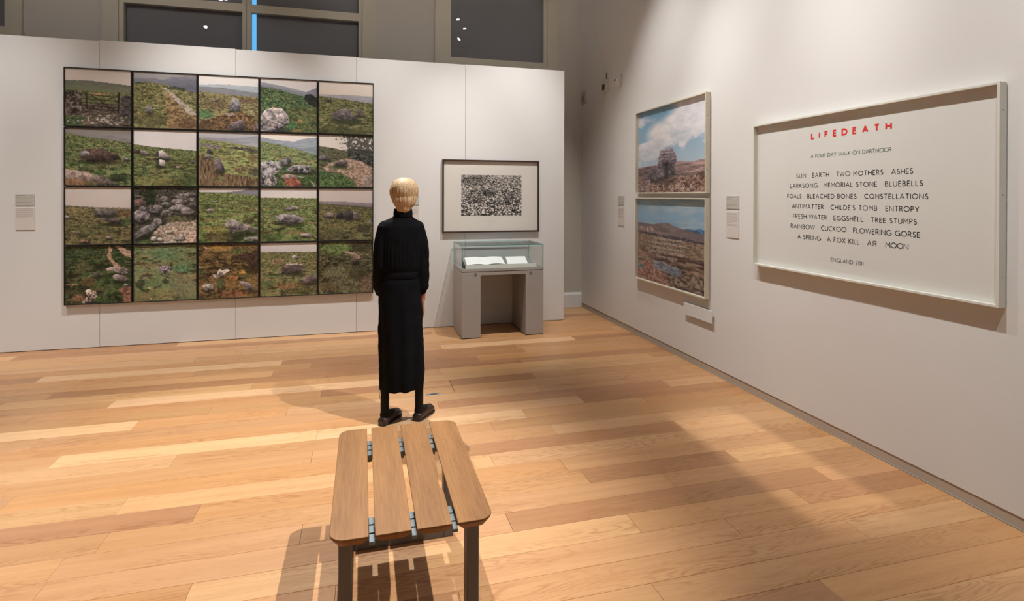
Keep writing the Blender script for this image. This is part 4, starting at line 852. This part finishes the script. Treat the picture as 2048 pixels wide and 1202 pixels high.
# ------------------------------------------------------------------ glass display case
vx0, vx1, vy0, vy1 = .994, 1.890, 5.712, 6.270
T_ = thing('display_case', 'grey pedestal display case with green-edged glass hood under the walnut frame', 'display case', ((vx0+vx1)/2, (vy0+vy1)/2, 0))
for a, b in ((vx0, vx0+.202), (vx1-.200, vx1)):
    part('pedestal', MB().cbox(a, b, vy0, vy1, .008, .661, .0012), M_GREYC, T_)
    part('foot', MB().box(a+.006, b-.006, vy0+.006, vy1-.006, 0, .008), M_GAP, T_)
o = part('drawer_band', MB().cbox(vx0, vx1, vy0, vy1, .662, .698, .0012), M_GREYC, T_)
part('shadow_gap', MB().box(vx0+.004, vx1-.004, vy0+.004, vy1-.004, .697, .704), M_GAP, T_)
part('rim', frame_rim if False else MB().cbox(vx0-.002, vx1+.002, vy0-.002, vy0+.02, .703, .733, .001).cbox(vx0-.002, vx1+.002, vy1-.02, vy1+.002, .703, .733, .001).cbox(vx0-.002, vx0+.02, vy0+.02, vy1-.02, .703, .733, .001).cbox(vx1-.02, vx1+.002, vy0+.02, vy1-.02, .703, .733, .001), M_GREYC, T_)
part('deck', MB().box(vx0+.02, vx1-.02, vy0+.02, vy1-.02, .705, .729), M_DECK, T_)
for x_ in (1.141, 1.744):
    part('lock', MB().tube((x_, vy0-.006, .677), (x_, vy0+.001, .677), .010, n=18).tube((x_-.002, vy0-.0075, .677), (x_-.002, vy0-.006, .677), .004, n=10), M_STEEL, T_)
gz1 = .979; g = .007
def pane(x0, x1, y0, y1, z0, z1, thin):
    mb = MB(); mb.box(x0, x1, y0, y1, z0, z1); ax = {'x': (3, 5), 'y': (2, 4), 'z': (0, 1)}[thin]
    mb.mi = [0 if i in ax else 1 for i in range(6)]; return mb
part('glass_pane', pane(vx0+.001, vx1-.001, vy0+.001, vy1-.001, gz1-g, gz1, 'z'), [M_GLASS, M_EDGE], T_)
for y_ in (vy0+.001, vy1-.001-g): part('glass_pane', pane(vx0+.001, vx1-.001, y_, y_+g, .7335, gz1-g-.0003, 'y'), [M_GLASS, M_EDGE], T_)
for x_ in (vx0+.001, vx1-.001-g): part('glass_pane', pane(x_, x_+g, vy0+.0085, vy1-.0085, .7335, gz1-g-.0003, 'x'), [M_GLASS, M_EDGE], T_)
# book cradle and papers inside
T2 = thing('book_cradle', 'white sloping book cradle inside the glass case', 'book cradle', (1.43, 5.87, .7295))
part('front_lip', MB().prism([(5.742, .7295), (5.768, .7295), (5.768, .768), (5.762, .768)], 1.042, 1.822, axis='x'), M_FWHITE, T2)
part('sloping_board', MB().prism([(5.769, .7295), (6.02, .7295), (6.02, .819), (5.769, .760)], 1.042, 1.80, axis='x'), M_DECK, T2)
def sheet(x0, x1, sk, lift, lab, name, fold=False, lines=0):
    T3 = thing(name, lab, 'book' if fold else 'document', ((x0+x1)/2, 5.88, .765))
    mb = MB(); n = 24; vs = []
    for t_ in (0, .0016):
        for j in (0, 1):
            for i in range(n+1):
                u = i/n; x = x0+(x1-x0)*u+sk*j; y = 5.772+.226*j; z = .7635+.0535*j+lift+t_
                if fold: z += .010*abs(math.sin(PI*2*u))*(1-.3*j)
                vs.append((x, y, z))
    K_ = n+1; fs = []
    for i in range(n):
        fs += [(2*K_+i, 2*K_+i+1, 3*K_+i+1, 3*K_+i), (i, K_+i, K_+i+1, i+1), (i, i+1, 2*K_+i+1, 2*K_+i), (K_+i, 3*K_+i, 3*K_+i+1, K_+i+1)]
    fs += [(0, 2*K_, 3*K_, K_), (n, K_+n, 3*K_+n, 2*K_+n)]
    part('page', mb.add(vs, fs), M_PAPER2, T3)
    t = MB(); rr = random.Random(9)
    for k_ in range(lines):
        f = .12+.76*k_/max(1, lines-1); x = x0+.03
        while x < x1-.03:
            ww = rr.uniform(.01, .03)
            if not (fold and abs((x-x0)/(x1-x0)-.5) < .06):
                u = (x-x0)/(x1-x0); zz = .7635+.0535*f+lift+.0021+(.010*abs(math.sin(PI*2*u))*(1-.3*f)+.001 if fold else 0)
                t.add([(x+sk*f, 5.772+.226*f, zz), (x+ww+sk*f, 5.772+.226*f, zz), (x+ww+sk*f, 5.774+.226*f, zz+.0003), (x+sk*f, 5.774+.226*f, zz+.0003)], [(0,1,2,3)])
            x += ww+.008
    part('printed_lines', t, M_FAINT, T3, kind='stuff')
M_PAPER2 = mat('bright_white_paper', (.80, .79, .77), .8, .2); M_FAINT = mat('faint_grey_print', (.52, .50, .48), .9, .1)
sheet(1.060, 1.478, .012, .001, 'open white booklet lying at left in the glass case', 'booklet', True, 9)
sheet(1.506, 1.732, .030, .001, 'single white printed sheet lying at right in the glass case', 'printed_sheet', False, 9)

# ------------------------------------------------------------------ bench
bz = .45
T_ = thing('slatted_bench', 'oak slatted bench with rounded corners on grey steel hoop legs, in the foreground', 'bench', (.156, 2.167, 0))
bx0, bx1, by0, by1 = -.100, .414, 1.757, 2.579
def slat(pts, zt, th, parent, ch=.0025, und=.02):
    """outline pts (ccw) -> slat with eased top edge and undercut lower edge"""
    n = len(pts); P_ = [Vector(p) for p in pts]; nrm = []
    for i in range(n):
        a, b, c = P_[i-1], P_[i], P_[(i+1) % n]; d1 = (b-a).normalized(); d2 = (c-b).normalized()
        m_ = (Vector((d1.y, -d1.x))+Vector((d2.y, -d2.x))).normalized(); nrm.append(m_/max(.5, m_.dot(Vector((d1.y, -d1.x)))))
    ring = lambda off, z: [(P_[i].x-nrm[i].x*off, P_[i].y-nrm[i].y*off, z) for i in range(n)]
    mb = MB().loft([ring(und+.006, zt-th), ring(und, zt-th+.002), ring(.001, zt-.009), ring(0, zt-.006), ring(0, zt-ch*.6), ring(ch*.4, zt-ch*.1), ring(ch, zt)])
    return part('slat', mb, M_SLAT, parent)
def arc(cx, cy, r, a0, a1, n=8): return [(cx+r*math.cos(math.radians(a0+(a1-a0)*i/n)), cy+r*math.sin(math.radians(a0+(a1-a0)*i/n))) for i in range(n+1)]
R_ = .048
slat([(.018, by0), (.018, by1)]+arc(bx0+R_, by1-R_, R_, 90, 180)+arc(bx0+R_, by0+R_, R_, 180, 270), bz, .034, T_)
slat([(.037, by0), (.149, by0), (.149, by1), (.037, by1)], bz, .034, T_)
s3 = slat([(.166, by0), (.277, by0), (.278, 1.95), (.2755, 1.975), (.268, 1.995), (.268, 2.06), (.273, 2.10), (.277, 2.15), (.278, by1), (.166, by1)], bz, .034, T_); s3['label'] = 'slat with a natural waney notch in its right edge'
slat([(.296, by1), (.296, by0)]+arc(bx1-R_, by0+R_, R_, 270, 360)+arc(bx1-R_, by1-R_, R_, 0, 90), bz, .034, T_)
hx0, hx1 = -.076, .385
for (yf, bk0, bk1) in ((1.857, 1.752, 1.892), (2.418, 2.342, 2.482)):
    hp = part('hoop_leg', MB().cbox(hx0, hx0+.042, yf, yf+.06, .0, .415, .002).cbox(hx1-.042, hx1, yf, yf+.06, .0, .415, .002).cbox(hx0+.042, hx1-.042, yf, yf+.06, 0, .04, .002), M_GMETAL, T_)
    part('crossbar', MB().cbox(hx0+.043, hx1-.043, yf, yf+.06, .380, .4155, .002), M_GMETAL, T_)
    for xa, xb in ((.0185, .0365), (.1495, .1655), (.2785, .2955)):
        mb = MB()
        zc_ = .422 if bk0 < 2 else .405
        for j in range(3):
            a = bk0+j*(bk1-bk0)/3
            mb.cbox(xa+.0003, xb-.0003, a+.0022, a+(bk1-bk0)/3-.0022, zc_, .4335, .0012)
            if j < 2: mb.cbox(xa+.0003, xb-.0003, a+(bk1-bk0)/3-.0022, a+(bk1-bk0)/3+.0022, zc_, .4372, .0008)
        part('spacer_clip', mb, M_STEEL, T_)

# ------------------------------------------------------------------ person, seen from behind
PXc, PYc = .245, 3.75
T_ = thing('person', 'person with short blond hair standing with back turned in long black belted dress', 'person', (PXc, PYc, 0))
hx, hy, hz = .262, 3.755, 1.492
b = MB()
b.ell((hx, hy, hz+.02), (.073, .092, .088), 28, 18); b.ell((hx, hy+.018, hz-.035), (.056, .068, .072), 24, 14)
b.ell((hx, hy+.066, hz-.088), (.022, .02, .016)); b.ell((hx, hy+.085, hz+.032), (.05, .014, .012)); b.tube((hx, hy+.088, hz+.018), (hx, hy+.104, hz-.022), .008, .013, 12, 1)
b.ell((hx, hy+.080, hz-.052), (.022, .011, .0055)); b.ell((hx, hy+.079, hz-.062), (.019, .011, .006))
for s in (-1, 1):
    b.ell((hx+s*.074, hy-.004, hz-.002), (.008, .017, .030)); b.ell((hx+s*.04, hy+.068, hz-.018), (.02, .016, .016)); b.ell((hx+s*.010, hy+.094, hz-.024), (.008, .009, .007))
b.tube((hx-.006, hy-.014, 1.33), (hx-.003, hy-.004, 1.43), .048, .046, 20, 1)
b.chain([((PXc, PYc, 1.30), .075), ((PXc, PYc, 1.15), .095), ((PXc, PYc, 1.0), .085), ((PXc, PYc, .88), .095)])
for s in (-1, 1): b.ell((PXc+s*.07, PYc, 1.27), (.055, .045, .035))
# arms hanging, shoulder, elbow, wrist
def arm(s, el, wr):
    b.chain([((PXc+s*.108, PYc, 1.27), .034), (el, .030), (wr, .021)], 14)
EL_L, WR_L = (PXc-.135, PYc-.01, 1.02), (PXc-.120, PYc+.11, .845)
EL_R, WR_R = (PXc+.137, PYc-.01, 1.02), (PXc+.140, PYc+.015, .800)
arm(-1, EL_L, WR_L); arm(1, EL_R, WR_R)
def hand(w, d, side, palm):
    """w wrist, d unit direction of the fingers, side = thumb direction, palm = palm-facing normal"""
    w = Vector(w); d = Vector(d).normalized(); side = Vector(side); side = (side-d*side.dot(d)).normalized(); nm = Vector(palm); nm = (nm-d*nm.dot(d)-side*nm.dot(side)).normalized()
    for k in (-1, -.33, .33, 1): b.tube(w+d*.006+side*k*.012, w+d*.078+side*k*.027, .0125, .0100, 10, 1)
    for k, Lf in ((1, .068), (.35, .076), (-.3, .070), (-.95, .054)):
        p0 = w+d*.080+side*k*.028; p1 = p0+(d+nm*.18).normalized()*Lf*.45; p2 = p1+(d+nm*.55).normalized()*Lf*.32; p3 = p2+(d+nm*.9).normalized()*Lf*.25
        b.chain([(p0, .0088), (p1, .0082), (p2, .0075), (p3, .0066)], 10)
    t0 = w+d*.022+side*.022; t1 = t0+(d*.7+side*.6+nm*.2).normalized()*.034; t2 = t1+(d*.95+side*.15+nm*.3).normalized()*.028
    b.chain([(t0, .0125), (t1, .0100), (t2, .0078)], 10)
hand(WR_R, (.05, .12, -1), (-.1, 1, 0), (-1, 0, 0)); hand(WR_L, (.35, .75, -.45), (.2, .2, 1), (1, -.3, 0))
# legs
for s, kx, ax, ay in ((-1, PXc-.085, .139, 3.725), (1, PXc+.095, .364, 3.745)):
    b.chain([((PXc+s*.062, PYc, .84), .058), ((kx*.6+ax*.4, PYc+.01, .46), .042), ((ax*.8+kx*.2, PYc-.01, .33), .039), ((ax, ay, .20), .0255), ((ax, ay, .06), .025)], 16)
    b.chain([((ax, ay, .06), .030), ((ax+.05, ay+.07, .035), .030), ((ax+.085, ay+.125, .026), .022)], 14)
me = bake_remesh(b, .0042, 3)
v = verts(me)
for s in (-1, 1):   # eye sockets
    d = np.exp(-(((v[:,0]-(hx+s*.031))/.015)**2+((v[:,1]-(hy+.088))/.03)**2+((v[:,2]-(hz+.014))/.011)**2)); v[:,1] -= d*.010
d = np.exp(-(((v[:,0]-hx)/.024)**2+((v[:,1]-(hy+.088))/.02)**2+((v[:,2]-(hz-.0565))/.0022)**2)); v[:,1] -= d*.005
setv(me, v); place_mesh('body', me, M_SKIN, T_)
M_EYE = mat('eye_white', (.7, .68, .65), .3, .5); M_IRIS = mat('blue_iris', (.05, .12, .2), .3, .5); M_LIP = mat('lip_skin', (.42, .12, .10), .4, .4)
for s in (-1, 1):
    e = part('eye', MB().ell((hx+s*.031, hy+.073, hz+.012), (.0118, .0118, .0105), 16, 10), M_EYE, T_, True); part('iris', MB().ell((hx+s*.031, hy+.0828, hz+.012), (.005, .0026, .005), 14, 8), M_IRIS, e, True)
    part('eyebrow', MB().tube((hx+s*.016, hy+.0955, hz+.036), (hx+s*.046, hy+.082, hz+.038), .003, .0018, 8, 1), M_HAIR, T_, True)
# hair: short cut, fuller at the crown, tapered to the nape
b = MB(); b.ell((hx+.002, hy-.014, hz+.040), (.092, .103, .088), 30, 20); b.ell((hx, hy-.045, hz-.012), (.080, .062, .075), 24, 16); b.ell((hx-.004, hy-.050, hz-.062), (.050, .040, .050), 20, 12)
b.ell((hx+.03, hy+.05, hz+.092), (.05, .045, .03), 18, 10); b.ell((hx-.03, hy+.045, hz+.088), (.045, .045, .03), 18, 10)
for s in (-1, 1): b.ell((hx+s*.072, hy-.005, hz+.03), (.022, .045, .05), 18, 12)
me = bake_remesh(b, .005, 2); v = verts(me); nr = normals(me)
an = np.arctan2(v[:,0]-hx, -(v[:,1]-hy)); st = fbm(an*22+40, (v[:,2])*5+3, 500, 3, .6)-.5; st2 = fbm(an*5+20, v[:,2]*12, 510, 2)-.5
v += nr*(st*.009+st2*.003)[:, None]
face = (v[:,1] > hy+.045) & (v[:,2] < hz+.058); v[face, 1] = hy+.045+(v[face, 1]-hy-.045)*.1
setv(me, v); place_mesh('hair', me, M_HAIR, T_)
# tights
b = MB()
for s, kx, ax, ay in ((-1, PXc-.085, .139, 3.725), (1, PXc+.095, .364, 3.745)):
    b.chain([((PXc+s*.062, PYc, .80), .062), ((kx*.6+ax*.4, PYc+.01, .46), .046), ((ax*.8+kx*.2, PYc-.01, .33), .043), ((ax, ay, .20), .0285), ((ax, ay, .06), .028)], 18)
    b.chain([((ax, ay, .06), .033), ((ax+.05, ay+.07, .037), .0325), ((ax+.085, ay+.125, .028), .0245)], 14)
place_mesh('tights', bake_remesh(b, .006, 2), M_TIGHT, T_)
for ax, ay in ((.139, 3.725), (.364, 3.745)):
    b = MB(); d = Vector((.55, .83, 0)).normalized(); sd = Vector((d.y, -d.x, 0)); c0 = Vector((ax, ay, 0))
    def ringo(t, hw, z0_, z1_): 
        q = c0+d*t; return [(q+sd*hw*math.cos(a*PI/8)) + Vector((0, 0, (z0_+z1_)/2+(z1_-z0_)/2*math.sin(a*PI/8))) for a in range(16)]
    b.loft([ringo(-.045, .012, .004, .035), ringo(-.038, .03, .001, .052), ringo(-.01, .037, .0, .058), ringo(.05, .040, .0, .070), ringo(.10, .045, .0, .066), ringo(.145, .042, .0, .052), ringo(.175, .028, .002, .038), ringo(.187, .008, .008, .025)])
    me = bake_remesh(b, .005, 2); v = verts(me); v[:,2] = np.maximum(v[:,2], .0005); setv(me, v)
    so = place_mesh('shoe', me, M_SHOE, T_)
    part('sole', MB().prism([tuple((c0+d*t+sd*w_)[:2]) for t, w_ in ((-.046,.0),(-.04,.025),(0,.036),(.06,.038),(.12,.045),(.16,.038),(.188,.0),(.16,-.038),(.12,-.045),(.06,-.038),(0,-.036),(-.04,-.025))][::-1], .0, .014), M_LAMP, so)
# dress
b = MB(); RG = [(1.385,.256,.050,.052),(1.365,.256,.058,.060),(1.345,.250,.088,.068),(1.325,.245,.128,.078),(1.295,.245,.150,.092),(1.22,.245,.148,.102),(1.12,.245,.146,.108),(1.03,.245,.140,.106),(.985,.245,.118,.092),(.965,.245,.118,.092),(.93,.243,.132,.106),(.80,.239,.142,.118),(.6,.247,.147,.124),(.42,.254,.150,.128),(.30,.254,.149,.128),(.225,.252,.146,.124)]
b.loft([[(cx+rx*math.cos(2*PI*i/40), PYc+ry*math.sin(2*PI*i/40), z) for i in range(40)] for z, cx, rx, ry in RG])
for s, fx in ((-1, 0), (1, 0)):
    w1 = (PXc+s*.132, PYc+.0+(.05 if s < 0 else 0), .90)
    b.chain([((PXc+s*.100, PYc, 1.283), .054), ((PXc+s*.122, PYc-.005, 1.18), .055), ((PXc+s*.131, PYc-.008, 1.04), .052), ((PXc+s*.130, PYc+.0+(.03 if s < 0 else 0), .95), .057), (w1, .052), ((PXc+s*.135, PYc+(.085 if s < 0 else .012), .855), .034)], 20)
me = bake_remesh(b, .006, 3); v = verts(me); nr = normals(me); z = v[:,2]; an = np.arctan2(v[:,1]-PYc, v[:,0]-PXc)
fold = np.sin(an*7+7*fbm(an*1.5+9, z*2.2, 520, 2))*np.clip((.96-z)*3, 0, 1)*.0045+np.sin(an*30+6*fbm(an*3+9, z*5, 530, 2))*np.clip((1.26-z)*6, 0, 1)*np.clip((z-.97)*8, 0, 1)*.0028
fold += (fbm(v[:,0]*22+9, z*16+3, 540, 3)-.5)*.010*(np.abs(v[:,0]-PXc) > .12)
v += nr*fold[:, None]; setv(me, v); place_mesh('dress', me, M_DRESS, T_)
part('belt', MB().loft([[(PXc+(.121+o_)*math.cos(2*PI*i/40), PYc+(.0955+o_)*math.sin(2*PI*i/40), z_) for i in range(40)] for z_, o_ in ((.952, .0), (.957, .004), (.995, .004), (1.0, .0))]), M_DRESS, T_, True)
part('collar', MB().loft([[(PXc+.011+r_*math.cos(2*PI*i/30), PYc-.004+r_*1.04*math.sin(2*PI*i/30), z_) for i in range(30)] for z_, r_ in ((1.36, .062), (1.385, .063), (1.412, .0585), (1.414, .055))], False), M_DRESS, T_, True)

# ------------------------------------------------------------------ lighting tracks and spotlights (above the frame, some mirrored in the windows, some added as fill)
for (a, b2) in (((-6, 4.65, 5.28), (2.4, 4.65, 5.28)), ((1.2, -2, 5.28), (1.2, 4.4, 5.28))):
    p = Vector(a); q = Vector(b2)
    x0_, x1_ = min(p.x, q.x)-.018, max(p.x, q.x)+.018; y0_, y1_ = min(p.y, q.y)-.018, max(p.y, q.y)+.018
    o = part('lighting_track', MB().box(x0_, x1_, y0_, y1_, 5.26, 5.30), M_LAMP)
    tag(o, 'black lighting track hung across the room, along the partition' if abs(p.x-q.x) > 1 else 'black lighting track hung along the right wall', 'lighting track')
    for f in (.1, .5, .9):
        c = p.lerp(q, f); part('hanger_rod', MB().tube((c.x, c.y, 5.30), (c.x, c.y, 5.6), .006, n=8), M_LAMP, o)
EXTRA = [((1.829, 3.106, 5.0), (2.4, 3.3, 0)), ((-2.40, 3.12, 5.0), (-2.5, 3.8, 0))]
RW = ['leftmost', 'second from left', 'middle', 'fourth from left', 'rightmost']
SL = [q+' spotlight in the row above the white partition' for q in RW]+[q+' spotlight in the row beside the right wall' for q in ('farthest', 'second farthest', 'third farthest', 'nearest')]
SL += ['spotlight above the case and person aimed back at the bench', 'spotlight near the right wall aimed at the bench', 'spotlight left of the camera aimed at open floor',
 'middle added fill spotlight facing the rear wall', 'left added fill spotlight facing the rear wall', 'right added fill spotlight facing the rear wall', 'spotlight added as fill, facing the left wall', 'left added fill floodlight facing the paired window', 'right added fill floodlight facing the single window', 'spotlight with added barn doors aimed straight down beside the right wall',
 'topmost bright dot mirrored in the single window', 'spotlight mirrored in the paired window']
for (p, t), lab_ in zip([(q[0], q[1]) for q in SPOTS]+EXTRA, SL):
    p = Vector(p); d = (Vector(t)-p).normalized()
    o = thing('track_spotlight', 'small black ceiling '+lab_.replace('spotlight', 'spotlight', 1) if lab_.startswith('spotlight') else lab_, 'spotlight', p, 'ceiling spotlights over the gallery')
    body = MB(); a_ = d.orthogonal().normalized(); c_ = d.cross(a_)
    ring = lambda t_, r_: [p+d*t_+(a_*math.cos(2*PI*i/20)+c_*math.sin(2*PI*i/20))*r_ for i in range(20)]
    body.loft([ring(-.17, .02), ring(-.165, .045), ring(-.03, .047), ring(-.03, .040), ring(-.04, .039)], True)
    part('lamp_housing', body, M_LAMP, o, True)
    part('lamp_face', MB().loft([ring(-.035, .036), ring(-.032, .036)]), M_EMIT, o)
    if 'barn doors' in lab_:
        for sg in (-1, 1):
            xa_, xb_ = sorted((p.x+.0128+sg*.0175, p.x+.0128+sg*.12))
            part('added_barn_door', MB().box(xa_, xb_, p.y-.13, p.y+.13, p.z-.352, p.z-.35), M_LAMP, o)  # plate added below the lamp to shape its beam into a strip
            part('added_door_arm', MB().box(p.x+sg*.05-.003, p.x+sg*.05+.003, p.y-.003, p.y+.003, p.z-.351, p.z+.02), M_LAMP, o)
    top = p-d*.10; part('stem', MB().tube(top, (top.x, top.y, 5.27), .008, n=8), M_LAMP, o)
